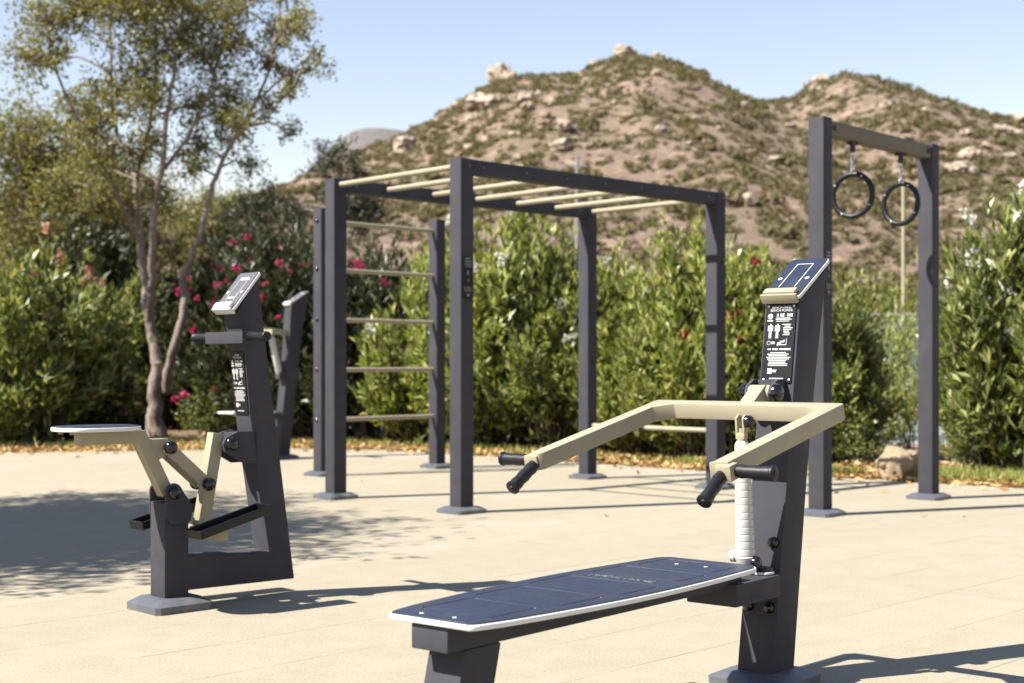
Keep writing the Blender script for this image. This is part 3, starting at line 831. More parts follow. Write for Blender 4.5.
# bench board: white core, dark skin with routed grooves
XN, XF, cyn = -1.612, -0.330, -0.004
def bench_outline(inset=0.0):
    pts = []
    prof = [(0.0, 0.128), (0.010, 0.138), (0.03, 0.145)] + [(t, 0.145 + (0.205 - 0.145) * math.sin(min(1, t / 0.55) * math.pi / 2) if t < 0.55 else 0.205 - (0.205 - 0.172) * (1 - math.cos((t - 0.55) / 0.45 * math.pi / 2))) for t in (0.08, .15, .22, .3, .38, .46, .54, .62, .7, .78, .86, .92, .97)] + [(0.99, 0.162), (1.0, 0.150)]
    Lb = XF - XN
    for t, h in prof: pts.append((XN + inset + t * (Lb - 2 * inset), h - inset + cyn * (1 - t)))
    for t, h in prof[::-1]: pts.append((XN + inset + t * (Lb - 2 * inset), -h + inset + cyn * (1 - t)))
    return pts
core = link_mesh('bench_board', curve_mesh([bench_outline()], 0.0135, 0.003), M['core'], fg); core.location = (0, 0, 0.4175)
def bench_half(x):
    t = (x - XN) / (XF - XN)
    return 0.145 + 0.060 * math.sin(min(1, t / 0.55) * math.pi / 2) if t < 0.55 else 0.205 - 0.033 * (1 - math.cos((t - 0.55) / 0.45 * math.pi / 2))
holes, inner = [], []
px0 = [(-1.525, -1.325), (-1.285, -1.085), (-1.045, -0.845), (-0.755, -0.585), (-0.545, -0.385)]
for a, c_ in px0:
    hw = min(bench_half(a), bench_half(c_)) - 0.042
    cy = cyn * (1 - ((a + c_) / 2 - XN) / (XF - XN))
    holes.append(rrect(a, c_, cy - hw, cy + hw, 0.022))
    inner.append(rrect(a + 0.007, c_ - 0.007, cy - hw + 0.007, cy + hw - 0.007, 0.016))
sk = link_mesh('bench_skin', curve_mesh([bench_outline(0.004)] + holes, 0.004, 0.0006), M['skin'], core); sk.location = (0, 0, 0.0086)
b = MB()
for p in inner: b.mesh(curve_mesh([p], 0.004, 0.0006))
ip = b.build('bench_inlay', M['skin'], core); ip.location = (0, 0, 0.0086)
b = MB(); rr = random.Random(3)
y = -0.105
while y < 0.105:                                # a worn, no longer readable line of engraved characters
    wch = rr.uniform(0.007, 0.012)
    for k in range(3):
        b.box((-0.800 + rr.uniform(-0.010, 0.010), y + rr.uniform(0, wch * .7), 0.0112), (rr.choice((0.003, 0.012, 0.02)), rr.choice((0.0022, 0.005)), 0.0012), Matrix.Rotation(rr.uniform(-.5, .5), 3, 'Z'))
    y += wch + 0.003
b.build('engraving', M['inkdim'], core)
b = MB()
for x_, y_ in ((-1.578, 0.050), (-1.572, -0.052), (-0.462, 0.04), (-0.458, -0.06)): b.box((x_, y_, 0.0113), (0.010, 0.010, 0.0016), Matrix.Rotation(0.785, 3, 'Z'), 0.0006)
b.build('bench_screws', M['core'], core)

# --- left pull rider ------------------------------------------------------
PA = R(43.5)
pr_ = thing('rider_machine', 'dark grey rowing rider machine on the left with cream linkage, saddle and black pedals', 'fitness machine', (-1.450, 6.024, 0), PA)
base_plate('base_plate', pr_, 0.135, 0.055)
b = MB(); b.prism([(-0.058, 0.05), (0.056, 0.05), (0.056, 0.078), (0.595, 0.072), (0.525, 0.563), (0.430, 1.21), (0.401, 1.430), (0.296, 1.262), (0.308, 1.22), (0.329, 1.136), (0.360, 0.817), (0.391, 0.614), (0.459, 0.206), (0.056, 0.222), (0.056, 0.455), (-0.058, 0.455)], -0.06, 0.06, bev=0.006)
b.build('frame', M['anthracite'], pr_)
b = MB()
for s in (-1, 1):
    cx, cz, rr_ = -0.02, 0.498, 0.038
    arc = [(cx + rr_ * math.cos(R(a)), cz + rr_ * math.sin(R(a))) for a in range(180, 20, -20)]
    b.prism([(-0.058, 0.40)] + arc + [(0.03, 0.49), (0.068, 0.44), (0.066, 0.40), (0.056, 0.37), (-0.03, 0.36)], s * 0.066 - 0.0055, s * 0.066 + 0.0055, bev=0.002)
b.build('pivot_cheeks', M['anthracite'], pr_)
for s in (-1, 1): knob(pr_, (-0.02, s * 0.072, 0.495), 0.027, (0, s, 0), L=0.026)
# saddle lever
def bar_path(name, pts, wy, wz, mat, parent, y=0.0):
    """rectangular tube along (x,z) polyline, mitred"""
    P = [Vector((p[0], p[1])) for p in pts]
    up, dn = [], []
    for i, p in enumerate(P):
        a = (P[i] - P[i - 1]).normalized() if i else (P[1] - P[0]).normalized()
        c_ = (P[i + 1] - P[i]).normalized() if i < len(P) - 1 else a
        na, nc = Vector((-a.y, a.x)), Vector((-c_.y, c_.x))
        m = (na + nc).normalized(); k = wz / 2 / max(0.4, m.dot(na))
        up.append(tuple(p + m * k)); dn.append(tuple(p - m * k))
    b = MB(); b.prism(up + dn[::-1], y - wy / 2, y + wy / 2, bev=0.004)
    return b.build(name, mat, parent)
bar_path('saddle_lever', [(-0.42, 0.735), (-0.145, 0.733), (-0.02, 0.488)], 0.055, 0.055, M['tan'], pr_)
b = MB(); b.prism([(-0.12, 0.675), (-0.105, 0.722), (-0.02, 0.722), (0.0, 0.69), (-0.02, 0.655), (-0.09, 0.62)], -0.024, 0.024, bev=0.003); b.build('link_lug', M['tan'], pr_)
for s in (-1, 1):
    bar_path('link_arm', [(-0.035, 0.690), (0.165, 0.516)], 0.014, 0.052, M['tan'], pr_, s * 0.036)
    knob(pr_, (-0.025, s * 0.044, 0.685), 0.029, (0, s, 0), L=0.034); knob(pr_, (0.160, s * 0.044, 0.520), 0.029, (0, s, 0), L=0.034)
bar_path('swing_lever', [(0.226, 0.735), (0.150, 0.335)], 0.050, 0.058, M['tan'], pr_)
b = MB(); b.cyl((0.160, -0.044, 0.520), (0.160, 0.044, 0.520), 0.018, seg=16); b.cyl((-0.025, -0.044, 0.685), (-0.025, 0.044, 0.685), 0.018, seg=16); b.build('pins', M['steel'], pr_)
sadl = link_mesh('saddle', curve_mesh([[(-0.325 + 0.172 * math.copysign(abs(math.cos(t)) ** 0.8, math.cos(t)), 0.135 * math.copysign(abs(math.sin(t)) ** 0.75, math.sin(t))) for t in np.linspace(0, 2 * math.pi, 48, endpoint=False)]], 0.016, 0.003), M['core'], pr_)
sadl.location = (-0.01, 0, 0.772)
s2 = link_mesh('saddle_skin', curve_mesh([[(-0.325 + 0.167 * math.copysign(abs(math.cos(t)) ** 0.8, math.cos(t)), 0.130 * math.copysign(abs(math.sin(t)) ** 0.75, math.sin(t))) for t in np.linspace(0, 2 * math.pi, 48, endpoint=False)]], 0.004, 0.0008), M['skin'], sadl); s2.location = (0, 0, 0.0101)
for y_ in (-0.05, 0.05):
    b = MB(); b.cyl((-0.455, y_, -0.02), (-0.455, y_, -0.006), 0.010, seg=10); b.build('saddle_bolt', M['tan'], sadl)
# swing pivot block on the column
b = MB()
for s in (-1, 1):
    b.prism([(0.40, 0.60), (0.335, 0.60), (0.235, 0.655), (0.226, 0.690), (0.240, 0.718), (0.30, 0.742), (0.40, 0.742)], s * 0.052 - 0.008, s * 0.052 + 0.008, bev=0.002)
b.box((0.34, 0, 0.690), (0.10, 0.09, 0.096), bev=0.004)
b.build('swing_bracket', M['anthracite'], pr_)
for s in (-1, 1): knob(pr_, (0.262, s * 0.061, 0.690), 0.031, (0, s, 0), L=0.030)
b = MB(); b.cyl((0.262, -0.06, 0.69), (0.262, 0.06, 0.69), 0.018, seg=16); b.build('axle', M['steel'], pr_)
bar = MB(); bar.box((0.150, 0, 0.312), (0.052, 0.36, 0.048), bev=0.004); bar.build('pedal_tube', M['tan'], pr_)
PT = Matrix.Rotation(R(-14), 3, 'Y')
for s in (-1, 1):
    b = MB(); b.box((0, 0, 0), (0.36, 0.115, 0.010), bev=0.002)
    for x_, y_, sx_, sy_ in ((0, 0.0545, 0.36, 0.007), (0, -0.0545, 0.36, 0.007), (0.1765, 0, 0.007, 0.102), (-0.1765, 0, 0.007, 0.102)):
        b.box((x_, y_, 0.015), (sx_, sy_, 0.032), bev=0.002)
    for k in range(6): b.cyl((-0.13 + k * 0.052, -0.02, 0.004), (-0.13 + k * 0.052, -0.02, 0.011), 0.010, 0.007, 12); b.cyl((-0.13 + k * 0.052, 0.02, 0.004), (-0.13 + k * 0.052, 0.02, 0.011), 0.010, 0.007, 12)
    pd = b.build('pedal', M['rubber'], pr_); pd.location = (0.150, s * 0.235, 0.366); pd.rotation_euler = PT.to_euler()
# handlebar
b = MB(); b.box((0.300, 0, 1.150), (0.075, 0.30, 0.052), bev=0.004); b.build('handlebar_box', M['anthracite'], pr_)
for s in (-1, 1):
    b = MB(); b.lathe([(0, .017), (.06, .020), (.5, .0185), (.9, .020), (.93, .022), (1, .020)], (0.295, s * 0.150, 1.154), (0.295, s * 0.292, 1.154), 18); b.build('grip', M['rubber'], pr_)
slanted_head(pr_, 0.268, 1.270, 0.405, 1.436, 0.076, M['core'], M['grey_skin'], marks=False)
fx = lambda z: 0.360 + (0.817 - z) * (0.329 - 0.360) / (0.817 - 1.136) * -1 if False else 0.360 + (z - 0.817) * (0.329 - 0.360) / (1.136 - 0.817)
z0, z1 = 0.815, 1.090
sm = frame_matrix((fx((z0 + z1) / 2) - 0.003, 0, (z0 + z1) / 2), (0, -1, 0), (fx(z1) - fx(z0), 0, z1 - z0))
sg = link_mesh('sign_panel', curve_mesh([rrect(-0.052, 0.052, -0.138, 0.138, 0.006)], 0.004, 0.0006), M['plate'], pr_); sg.matrix_local = sm
panel_print(sg, Matrix.Translation((0, 0, 0.0022)), 0.100, 0.27, ('RIDER', 'PULL RIDER'))

# --- third machine behind ----------------------------------------------
bp = wp(281, 455, 15.8)
bk = thing('pull_down_machine', 'farther dark grey pull machine leaning behind the rider machine, with cream arm and pale damper', 'fitness machine', (bp.x, bp.y, 0), R(44))
base_plate('base_plate', bk, 0.15, 0.045)
b = MB(); b.prism([(-0.075, 0.04), (0.075, 0.04), (0.215, 1.25), (0.325, 1.84), (0.10, 1.70), (0.085, 1.62), (0.06, 1.20)], -0.065, 0.065, bev=0.006); b.build('column', M['anthracite'], bk)
slanted_head(bk, 0.085, 1.71, 0.335, 1.86, 0.072, M['core'], M['grey_skin'], marks=False, core_mat=M['taupe'])
b = MB(); b.box((-0.10, 0, 1.41), (0.36, 0.06, 0.06), Matrix.Rotation(R(6), 3, 'Y'), 0.004); b.box((-0.26, 0, 1.395), (0.06, 0.5, 0.06), bev=0.004); b.build('pull_arm', M['tan'], bk)
b = MB(); b.lathe([(0, .02), (.1, .036), (.9, .036), (1, .02)], (-0.02, 0, 0.92), (-0.13, 0, 1.36), 18); b.build('damper', M['bellows'], bk)
b = MB(); b.prism([(0.06, 1.0), (0.06, 0.86), (-0.05, 0.88), (-0.05, 0.95)], -0.04, 0.04, bev=0.004); b.build('damper_bracket', M['anthracite'], bk)
b = MB(); b.box((-0.45, 0, 0.52), (0.55, 0.30, 0.02), bev=0.006); b.build('seat_board', M['core'], bk)
b = MB(); b.box((-0.22, 0, 0.48), (0.46, 0.10, 0.06), bev=0.004); b.build('seat_beam', M['anthracite'], bk)

# ------------------------------------------------------------------ boulder by the edge
bx, by = gp(893, 481)
bo = MB(); bo.mesh(rock_mesh('boulder', 21, M['boulder'], 4, 0.30, 1.1), Matrix.Diagonal((0.17, 0.18, 0.205, 1)))
o = bo.build('boulder', M['boulder'], ang=32); o.location = (bx + 0.09, by + 0.2, 0.115); o.rotation_euler = (0.0, 0.06, 0.3)
tag(o, 'tan boulder at the paving edge behind the right post of the ring frame', 'boulder')

# ------------------------------------------------------------------ court screen and lamp pole
fy = 34.0
fn = thing('windscreen_fence', 'green mesh windscreen fence beyond the tennis court glimpsed between bushes', 'fence', (12, fy, 0))
b = MB(); b.box((0, 0, 1.2), (26, 0.03, 2.0)); b.build('screen_cloth', M['screen'], fn)
for k in range(9):
    b = MB(); b.cyl((-13 + k * 3.25, 0.09, 0), (-13 + k * 3.25, 0.09, 2.3), 0.045, seg=10); b.build('fence_post', M['galv_far'], fn)
b = MB(); b.cyl((-13, 0.05, 2.24), (13, 0.05, 2.24), 0.03, seg=8); b.build('top_rail', M['galv_far'], fn)
pp = wp(903.5, 378, 21.0)
pol = thing('tan_pole', 'thin tan pole standing between the two posts of the ring frame, beyond the hedge', 'pole', (pp.x, pp.y, 0))
b = MB(); b.cyl((0, 0, 0), (0, 0, 3.72), 0.034, 0.030, 12); b.build('shaft', M['wood'], pol)
b = MB(); b.sphere((0, 0, 3.72), 0.036, (1, 1, .5)); b.build('pole_cap', M['wood'], pol)
b = MB(); b.cyl((-0.10, 0.05, 0), (-0.10, 0.05, 2.0), 0.014, seg=8); b.build('brace', M['wood'], pol)

# ------------------------------------------------------------------ vegetation
def bush_mesh(name, seed, w_, d_, h_, mat, nst=170, leafL=0.125, leafW=0.029, whorls=20, ragged=0.22, up=0.45):
    global rng
    rng = np.random.default_rng(seed)
    P, D = [], []
    stems = []
    ph = rng.uniform(0, 6.28, 4)
    cl = []
    for j in range(17):
        a = rng.uniform(0, 2 * math.pi); el = math.acos(rng.uniform(0.02, 0.98))
        cl.append(np.array([math.cos(a) * math.sin(el) * w_ * 0.44, math.sin(a) * math.sin(el) * d_ * 0.44, (0.22 + 0.68 * math.cos(el)) * h_]) * rng.uniform(0.78, 1.12))
    cl = np.array(cl)
    for i in range(nst):
        a = rng.uniform(0, 2 * math.pi); el = math.acos(rng.uniform(-0.05, 1.0)) if i % 3 else (rng.uniform(0.2, 1.3) if i % 2 else rng.uniform(1.35, 1.68))
        lump = 1 + ragged * (math.sin(3 * a + ph[0]) * 0.4 + math.sin(5 * a + 4 * el + ph[1]) * 0.4) + rng.uniform(-ragged, ragged * 0.8)
        end = np.array([math.cos(a) * math.sin(el) * w_ / 2, math.sin(a) * math.sin(el) * d_ / 2, 0.22 * h_ + 0.72 * h_ * math.cos(el)]) * lump
        nc = cl[np.argmin(((cl - end) ** 2).sum(1))]
        end = end + (nc - end) * rng.uniform(0.25, 0.88)
        end[2] = max(end[2], 0.06)
        base = np.array([math.cos(a) * 0.22 * rng.random() * w_, math.sin(a) * 0.22 * rng.random() * d_, 0.0])
        midp = base * 0.4 + end * 0.6; midp[2] *= 1.10
        midp[:2] *= 0.85
        stems.append((base, midp, end))
        for k in range(whorls):
            t = (0.12 if i % 5 == 0 else 0.46) + (0.88 if i % 5 == 0 else 0.54) * (k + rng.random()) / whorls
            p = (1 - t) ** 2 * base + 2 * t * (1 - t) * midp + t * t * end
            tan = norm((2 * (1 - t) * (midp - base) + 2 * t * (end - midp))[None])[0]
            tan = norm((tan + np.array([0, 0, up * 0.6]))[None])[0]
            p = p + rng.normal(size=3) * 0.05
            for _ in range(3):
                q = norm(rng.normal(size=(1, 3)))[0]
                side = norm(np.cross(tan, q)[None])[0]
                sp = 0.55 if t > 0.9 else 0.95
                P.append(p); D.append(tan + side * sp + np.array([0, 0, -0.12 if t < 0.8 else 0.1]))
    P, D = np.array(P), np.array(D)
    n = len(P)
    V, Q = leaf_quads(P, D, rng.uniform(0.7, 1.2, n) * leafL, rng.uniform(0.8, 1.25, n) * leafW, 0.25, 0.25)
    leaves = fast_mesh(name, V, Q, mat)
    sb = MB()
    for s in stems[::4]:
        pts = [tuple((1 - t) ** 2 * s[0] + 2 * t * (1 - t) * s[1] + t * t * s[2]) for t in (0, 0.35, 0.7, 0.97)]
        sb.tube(pts, [0.016, 0.012, 0.008, 0.004], 5, False)
    me = bpy.data.meshes.new('stems'); sb.bm.to_mesh(me); sb.bm.free(); me.materials.append(M['stem'])
    ends = [s[2] for s in stems]
    return leaves, me, ends

def flower_mesh(mat, seed):
    global rng
    rng = np.random.default_rng(seed)
    P, D = [], []
    for k in range(9):
        c_ = rng.normal(size=3) * 0.028; ax = norm((rng.normal(size=3) + np.array([0, -0.6, 0.8]))[None])[0]
        u_ = norm(np.cross(ax, rng.normal(size=3))[None])[0]; v_ = np.cross(ax, u_)
        for j in range(5):
            a = j * 2 * math.pi / 5
            P.append(c_); D.append(u_ * math.cos(a) + v_ * math.sin(a) + ax * 0.35)
    P, D = np.array(P), np.array(D)
    V, Q = leaf_quads(P, D, 0.036, 0.034, 0.1)
    return fast_mesh('flower', V, Q, mat)
FL = {c_: [flower_mesh(M['petal_' + c_], s + i * 10) for s in range(2)] for i, c_ in enumerate(('pink', 'red', 'white', 'peach'))}

BP = {}
def proto(kind, mat, n=3, **kw):
    BP[kind] = [bush_mesh('foliage', 100 + 17 * i + len(BP) * 301, 2.0, 2.0, 2.0, M[mat], **kw) for i in range(n)]
proto('bright', 'leaf_bright', 4, nst=290, whorls=20)
proto('mid', 'leaf_mid', 4, nst=290, whorls=20)
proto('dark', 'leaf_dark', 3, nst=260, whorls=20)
proto('thin', 'leaf_bright', 1, nst=70, whorls=16, ragged=0.3)
proto('yellow', 'leaf_yellow', 1, nst=120, whorls=16, leafL=0.10, leafW=0.03)
proto('low', 'leaf_mid', 2, nst=90, whorls=14)

def bush(kind, px, Y, w_, h_, label, flower=None, nf=0, fl_seed=0, name='oleander_bush', cat='bush', group='oleander bushes round the paving', facing=(-0.35, -1)):
    i = int(px * 7 + Y * 3) % len(BP[kind])
    lv, st, ends = BP[kind][i]
    o = thing(name, label, cat, ((px - 512) * Y / F, Y, -0.03), (px * 0.37) % 6.28, group)
    o.scale = (w_ / 2.0, w_ / 2.0, h_ / 2.0)
    link_mesh('foliage', lv, None, o); link_mesh('stems', st, None, o)
    if flower:
        r_ = random.Random(fl_seed + int(px))
        a = o.rotation_euler.z
        cand = []
        for e in ends:
            wx = e[0] * math.cos(a) - e[1] * math.sin(a); wy = e[0] * math.sin(a) + e[1] * math.cos(a)
            if wx * facing[0] + wy * facing[1] > 0.15 and e[2] > 0.95: cand.append(e)
        r_.shuffle(cand)
        for e in cand[:nf]:
            k = r_.uniform(0.8, 1.4) * (0.75 if flower == 'red' else 1.0)
            f_ = link_mesh('flower', FL[flower][r_.randrange(2)], None, o)
            f_.location = Vector(e) * 1.06; f_.scale = (k / o.scale.x, k / o.scale.y, k / o.scale.z); f_.rotation_euler.z = r_.uniform(0, 6.28)
    return o

# right-hand and central hedge (front row)
bush('bright', 432, 18.2, 1.9, 2.75, 'pale green oleander between the wall bars and the front monkey bar post', 'white', 5)
bush('bright', 503, 17.6, 2.6, 3.05, 'tall white flowering oleander framed by the front and back monkey bar posts', 'white', 8)
bush('mid', 560, 17.2, 2.1, 2.8, 'green oleander just left of the back monkey bar post', 'white', 3)
bush('bright', 618, 17.0, 1.9, 2.4, 'white flowering oleander just right of the back monkey bar post', 'white', 5)
bush('bright', 655, 16.3, 1.8, 1.9, 'lower round oleander at the dip in the hedge', 'red', 1)
bush('bright', 700, 15.9, 1.9, 2.75, 'tall red flowering oleander behind the right monkey bar post', 'red', 4)
bush('bright', 752, 15.6, 2.0, 2.5, 'red dotted oleander between the right monkey bar post and the press machine', 'red', 3)
bush('mid', 800, 15.7, 1.8, 2.25, 'oleander hidden partly by the press machine column', 'red', 1)
bush('mid', 838, 15.9, 1.4, 2.0, 'green leaning oleander right of the left ring frame post')
bush('low', 862, 15.0, 0.9, 0.7, 'low dark oleander at the foot of the hedge beside the boulder')
bush('thin', 915, 16.8, 0.8, 1.5, 'thin sparse oleander sprays in front of the tan pole', 'white', 2)
bush('thin', 880, 20.0, 1.6, 2.4, 'tall thin oleander sprays farther back by the court', name='oleander_bush')
bush('mid', 1003, 13.9, 1.6, 2.65, 'large white flowering oleander right of the ring frame', 'white', 14)
bush('mid', 1045, 13.2, 2.2, 2.75, 'oleander cut by the right edge of the picture', 'white', 10)
bush('low', 972, 13.9, 0.7, 0.9, 'low oleander shoots at the foot of the right hand bush')
# darker bushes with magenta flowers behind the wall bars and rider
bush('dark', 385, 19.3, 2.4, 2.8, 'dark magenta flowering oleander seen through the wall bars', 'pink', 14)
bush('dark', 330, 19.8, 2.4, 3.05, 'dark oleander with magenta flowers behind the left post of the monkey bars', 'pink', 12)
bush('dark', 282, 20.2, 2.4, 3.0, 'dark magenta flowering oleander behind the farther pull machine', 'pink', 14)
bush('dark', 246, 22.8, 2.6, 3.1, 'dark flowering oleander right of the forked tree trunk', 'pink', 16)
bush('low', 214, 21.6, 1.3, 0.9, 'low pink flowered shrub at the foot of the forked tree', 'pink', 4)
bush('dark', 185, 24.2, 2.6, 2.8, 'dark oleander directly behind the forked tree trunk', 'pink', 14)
# left group
bush('mid', 122, 24.0, 2.4, 2.7, 'oleander just left of the forked tree with peach flowers', 'peach', 10)
bush('mid', 52, 19.4, 2.4, 2.75, 'wide pale green bush at left behind the saddle', 'peach', 6)
bush('mid', 15, 18.4, 2.4, 2.6, 'pale green bush cut by the left edge of the picture', 'peach', 4)
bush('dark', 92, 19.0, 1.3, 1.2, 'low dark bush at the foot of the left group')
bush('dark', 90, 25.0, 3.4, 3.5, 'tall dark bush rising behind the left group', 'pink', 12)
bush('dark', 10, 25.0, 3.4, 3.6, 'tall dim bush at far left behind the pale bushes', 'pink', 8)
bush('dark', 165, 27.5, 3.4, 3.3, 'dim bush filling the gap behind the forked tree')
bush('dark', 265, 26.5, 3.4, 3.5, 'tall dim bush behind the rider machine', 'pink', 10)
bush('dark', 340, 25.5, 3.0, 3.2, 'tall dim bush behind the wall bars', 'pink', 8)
# mid distance trees and bushes behind the hedge
bush('yellow', 690, 30.0, 3.4, 3.1, 'yellow green bush beyond the dip in the hedge', name='far_bush', group='bushes beyond the hedge')
bush('mid', 610, 36.0, 4.6, 3.2, 'green bush in the distance between the back and right monkey bar posts', name='far_bush', group='bushes beyond the hedge')
bush('yellow', 775, 33.0, 3.6, 2.9, 'yellowish bush far behind the press machine', name='far_bush', group='bushes beyond the hedge')
bush('yellow', 862, 42.0, 4.5, 4.2, 'pale distant bush seen below the left ring', name='far_bush', group='bushes beyond the hedge')
bush('mid', 930, 44.0, 5.0, 3.6, 'green distant bush seen below the right ring', name='far_bush', group='bushes beyond the hedge')
bush('mid', 985, 36.0, 4.0, 3.2, 'distant bush behind the right hand oleander', name='far_bush', group='bushes beyond the hedge')
bush('mid', 500, 38.0, 5.0, 3.2, 'distant bush behind the tallest oleander', name='far_bush', group='bushes beyond the hedge')
bush('mid', 420, 36.0, 5.0, 3.0, 'distant bush behind the wall bars', name='far_bush', group='bushes beyond the hedge')

# --- trees --------------------------------------------------------------
def catmull(P, n=4):
    P = [Vector(p) for p in P]; out = []
    for i in range(len(P) - 1):
        p0, p1, p2, p3 = P[max(i - 1, 0)], P[i], P[i + 1], P[min(i + 2, len(P) - 1)]
        for k in range(n):
            t = k / n
            out.append(0.5 * (2 * p1 + (p2 - p0) * t + (2 * p0 - 5 * p1 + 4 * p2 - p3) * t * t + (3 * p1 - p0 - 3 * p2 + p3) * t ** 3))
    return out + [P[-1]]

def crown_from(blobs, limbs, seed, leafL, leafW, dens, mat, tb):
    """blobs: (Vector centre, radius); twigs run from the nearest limb point below; leaves sit on twig sprays"""
    global rng
    rng = np.random.default_rng(seed)
    lp = [p for l in limbs for p in l]
    P, D = [], []
    for c_, r_ in blobs:
        near = min(lp, key=lambda q: (q - c_).length + (2.0 if q.z > c_.z - 0.1 else 0))
        mid = near.lerp(c_, 0.55) + Vector((0, 0, 0.10 * (c_ - near).length))
        tb.tube([near, mid, c_], [0.022, 0.015, 0.008], 5, False)
        nsub = max(6, int(dens * (r_ ** 2) * 34))
        for _ in range(nsub):
            dd = norm(rng.normal(size=(1, 3)) + np.array([[0, 0, 0.25]]))[0]
            rad = r_ * rng.uniform(0.35, 1.42)
            st = np.array(mid.lerp(c_, rng.uniform(0.3, 1.0)))
            en = np.array(c_) + dd * rad
            if rng.random() < 0.35: tb.tube([tuple(st), tuple(en)], [0.006, 0.003], 4, False)
            ax = norm((en - st)[None])[0]
            m = rng.integers(9, 17)
            for k in range(m):
                t = rng.uniform(0.55, 1.08)
                p = st + (en - st) * t + rng.normal(size=3) * 0.045
                P.append(p); D.append(ax * 0.6 + norm(rng.normal(size=(1, 3)))[0] + np.array([0, 0, -0.05]))
    P, D = np.array(P), np.array(D); n = len(P)
    V, Q = leaf_quads(P, D, rng.uniform(0.7, 1.3, n) * leafL, rng.uniform(0.8, 1.2, n) * leafW, 0.2)
    return fast_mesh('crown', V, Q, mat)

TY = 21.0
def tp(px, py, dy=0.0):
    return wp(px, py, TY) + Vector((0, dy, 0))
limb_px = [
    ([(157, 434, 0), (155, 410, 0), (156, 385, 0), (158, 362, 0)], (0.130, 0.090)),
    ([(158, 366, 0), (151, 336, .1), (146, 308, .1), (141, 273, .15), (136, 240, .2), (133, 205, .2), (132, 169, .3), (141, 134, .3), (149, 91, .3), (150, 40, .3), (152, -30, .3)], (0.088, 0.016)),
    ([(132, 175, .3), (118, 148, .5), (105, 127, .6), (100, 77, .6), (97, 21, .7), (95, -30, .7)], (0.045, 0.012)),
    ([(136, 240, .2), (122, 200, -.2), (108, 165, -.4), (88, 125, -.5), (70, 80, -.6), (60, 40, -.6)], (0.045, 0.012)),
    ([(148, 320, .1), (155, 290, -.2), (160, 248, -.4), (162, 218, -.5), (169, 176, -.5), (176, 123, -.5), (183, 70, -.5), (190, 10, -.4), (195, -40, -.4)], (0.075, 0.014)),
    ([(169, 176, -.5), (190, 140, -.2), (205, 100, 0), (215, 60, .2), (222, 20, .3)], (0.035, 0.010)),
    ([(165, 392, 0), (170, 372, -.1), (181, 336, -.2), (188, 308, -.2), (186, 282, -.2), (197, 255, -.3), (207, 230, -.3), (212, 207, -.3), (220, 179, -.3), (239, 141, -.3), (260, 102, -.2), (272, 63, -.1), (278, 21, 0), (284, -20, 0)], (0.080, 0.012)),
    ([(239, 141, -.3), (258, 128, -.4), (280, 112, -.5), (298, 95, -.5)], (0.022, 0.008)),
    ([(260, 102, -.2), (280, 80, 0), (300, 62, .1), (318, 55, .1)], (0.022, 0.008)),
]
tr = thing('forked_tree', 'slender forked olive green tree with pale bark and airy crown at left', 'tree', (*tp(157, 434)[:2], 0))
t0 = Vector((tr.location.x, tr.location.y, 0))
tb = MB(); limbs = []
for pts, (ra_, rb_) in limb_px:
    P = catmull([tp(*p) - t0 for p in pts], 4)
    n = len(P)
    for k in range(1, n - 1): P[k] = P[k] + Vector((random.uniform(-.02, .02), random.uniform(-.03, .03), 0))
    rad = [ra_ + (rb_ - ra_) * (k / (n - 1)) ** 0.8 for k in range(n)]
    if pts[0][1] == 434:
        rad = [r * (1 + 0.35 * max(0, 1 - k / 3)) for k, r in enumerate(rad)]; P[0].z = -0.05
    tb.tube(P, rad, 9, False); limbs.append(P[len(P) // 3:])
BL = [(60, 30, 33), (50, 70, 28), (92, 15, 34), (130, 20, 36), (170, 10, 36), (203, 22, 36), (62, 102, 23), (92, 92, 27), (130, 72, 34), (170, 58, 34), (205, 60, 34), (236, 48, 26), (240, 18, 18), (112, 132, 26), (150, 112, 28), (190, 100, 30), (226, 90, 24), (70, 132, 22), (78, 165, 22), (112, 172, 26), (150, 152, 24), (190, 146, 22), (226, 136, 20), (266, 30, 20), (286, 12, 18), (302, 40, 17), (314, 66, 14), (288, 72, 16), (264, 66, 16), (294, 100, 14), (264, 110, 16), (250, 132, 17), (282, 122, 12), (240, 160, 15), (122, 203, 20), (200, 172, 15), (40, 45, 15), (31, 60, 9), (130, -22, 50), (190, -22, 42), (282, -8, 18), (75, -20, 40), (235, -15, 24), (95, 205, 20), (60, 190, 20), (165, 200, 15), (220, 110, 18), (322, 62, 8), (312, 30, 9)]
rb2 = random.Random(4)
blobs = [(tp(px, py, rb2.uniform(-0.9, 0.9)) - t0, r * TY / F) for px, py, r in BL]
cr = crown_from(blobs, limbs, 5, 0.066, 0.031, 15.0, M['leaf_olive'], tb)
tb.build('trunk', M['bark'], tr, ang=80)
link_mesh('crown', cr, None, tr)

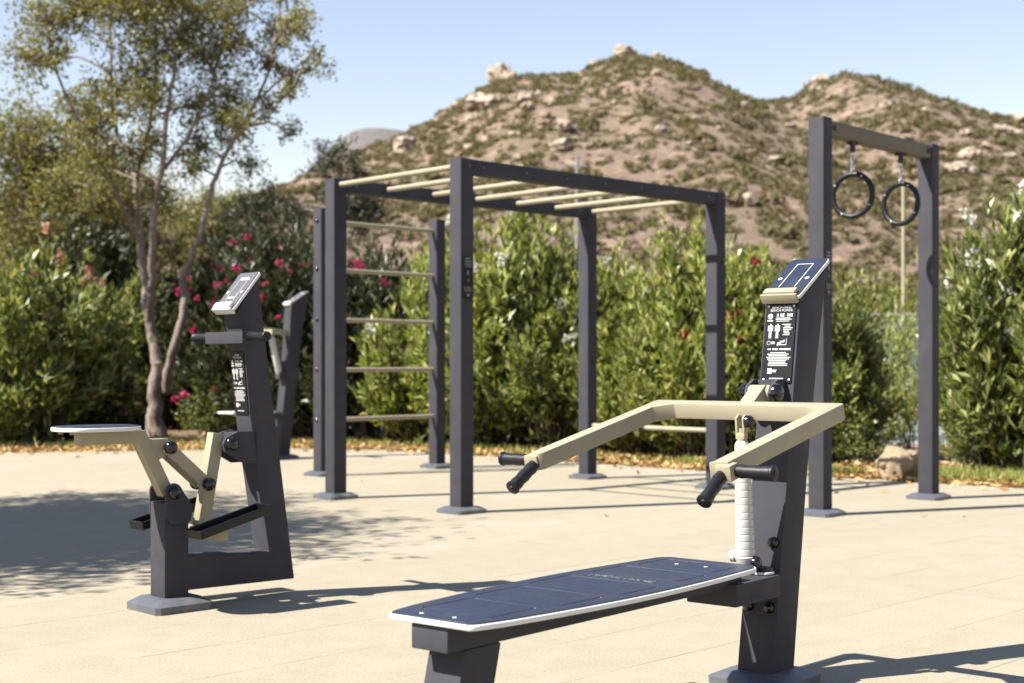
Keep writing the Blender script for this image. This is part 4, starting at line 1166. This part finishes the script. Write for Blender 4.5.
def simple_tree(name, label, px, Y, h_, w_, mat, seed, nbl=22, crown_from_z=0.3, leafL=0.08, leafW=0.036, dens=2.2, x=None, leanx=0.0, group=None):
    r_ = random.Random(seed)
    X = (px - 512) * Y / F if x is None else x
    o = thing(name, label, 'tree', (X, Y, 0), 0, group)
    tb = MB(); limbs = []
    trunk = catmull([(0, 0, -0.05), (0.05 * w_ * leanx, 0.02, h_ * 0.2), (0.1 * w_ * leanx, 0, h_ * 0.4), (0.14 * w_ * leanx, 0.03, h_ * 0.65), (0.16 * w_ * leanx, 0, h_ * 0.92)], 4)
    tb.tube(trunk, [0.035 * h_ * (1 - 0.85 * k / (len(trunk) - 1)) for k in range(len(trunk))], 8, False)
    limbs.append(trunk[5:])
    for k in range(7):
        a = k * 2.4 + r_.random(); s = trunk[5 + k]
        e = s + Vector((math.cos(a) * w_ * .33, math.sin(a) * w_ * .33, h_ * r_.uniform(.1, .22)))
        L = catmull([s, s.lerp(e, .5) + Vector((0, 0, .05 * h_)), e], 3); limbs.append(L)
        tb.tube(L, [0.012 * h_ * (1 - .75 * i / (len(L) - 1)) for i in range(len(L))], 6, False)
    bl = []
    for k in range(nbl):
        a = r_.uniform(0, 6.28); q = r_.random() ** 0.6
        zz = r_.uniform(crown_from_z, 0.97)
        rr_ = math.sin(math.pi * min(1, max(0.12, (zz - crown_from_z) / (1 - crown_from_z) * 0.75 + 0.22))) * w_ * .42
        bl.append((Vector((math.cos(a) * q * rr_ + 0.14 * w_ * leanx, math.sin(a) * q * rr_, zz * h_)), w_ * r_.uniform(.09, .16)))
    cr = crown_from(bl, limbs, seed, leafL, leafW, dens, mat, tb)
    tb.build('trunk', M['bark'], o, ang=80); link_mesh('crown', cr, None, o)
    return o
simple_tree('olive_tree', 'broad olive tree at the left edge behind the pale bushes', 22, 27.0, 5.6, 5.4, M['leaf_olive'], 31, 60, 0.20, 0.085, 0.038, 4.5)
simple_tree('olive_tree', 'small olive tree low behind the forked tree trunk', 100, 29.0, 5.2, 5.0, M['leaf_olive'], 37, 50, 0.20, 0.085, 0.038, 4.5)
simple_tree('olive_tree', 'small olive tree right of the forked tree trunk and behind the flowering bushes', 205, 34.0, 5.0, 5.0, M['leaf_olive'], 39, 46, 0.20, 0.09, 0.04, 4.5)
simple_tree('dark_tree', 'dark tree leaning behind the rider machine and left monkey bar post', 315, 33.0, 6.4, 3.0, M['leaf_needle'], 41, 34, 0.25, 0.10, 0.036, 5.0, leanx=1.2)
simple_tree('dark_tree', 'lower dark tree between the forked tree and the leaning dark tree', 255, 32.0, 5.0, 3.6, M['leaf_needle'], 43, 34, 0.22, 0.10, 0.036, 5.0)
simple_tree('shade_tree', 'shade tree just outside the left edge that throws the leafy shadow on the paving', 0, 7.4, 5.4, 6.8, M['leaf_olive'], 51, 64, 0.42, 0.09, 0.045, 3.4, x=-7.2)

# ------------------------------------------------------------------ litter and grass
rng = np.random.default_rng(77)
P = []
while len(P) < 24000:
    x = rng.uniform(-9, 8); dy = rng.exponential(0.85) - 0.10
    q = rng.random()
    if q < 0.02: dy = -rng.exponential(0.35)
    elif q < 0.0212: dy = -rng.uniform(0.3, 7)
    P.append((x, edge_y(x) + dy, rng.uniform(0.0, 0.03)))
P = np.array(P); D = rng.normal(size=P.shape); D[:, 2] = np.abs(D[:, 2]) * 0.25
V, Q = leaf_quads(P, D, rng.uniform(0.05, 0.11, len(P)), rng.uniform(0.018, 0.035, len(P)), 0.3)
tag(link_mesh('leaf_litter', fast_mesh('leaf_litter', V, Q, M['litter'])), 'dry orange brown leaf litter along the paving edge', 'leaf litter', kind='stuff')
P = []
while len(P) < 20000:
    if rng.random() < 0.75: x = rng.uniform(2.6, 6.5); dy = rng.uniform(0.05, 1.6)
    else: x = rng.uniform(-6.5, 2.5); dy = rng.uniform(0.25, 1.0)
    if noise.noise((x * 1.1, dy * 2.2, 5)) < -0.08: continue
    P.append((x, edge_y(x) + dy, -0.03))
P = np.array(P); D = rng.normal(size=P.shape) * 0.35; D[:, 2] = 1
V, Q = leaf_quads(P, D, rng.uniform(0.06, 0.17, len(P)), rng.uniform(0.008, 0.014, len(P)), 0.1, 0.2)
tag(link_mesh('grass', fast_mesh('grass', V, Q, M['grass'])), 'yellow green grass between the paving and the bushes', 'grass', kind='stuff')
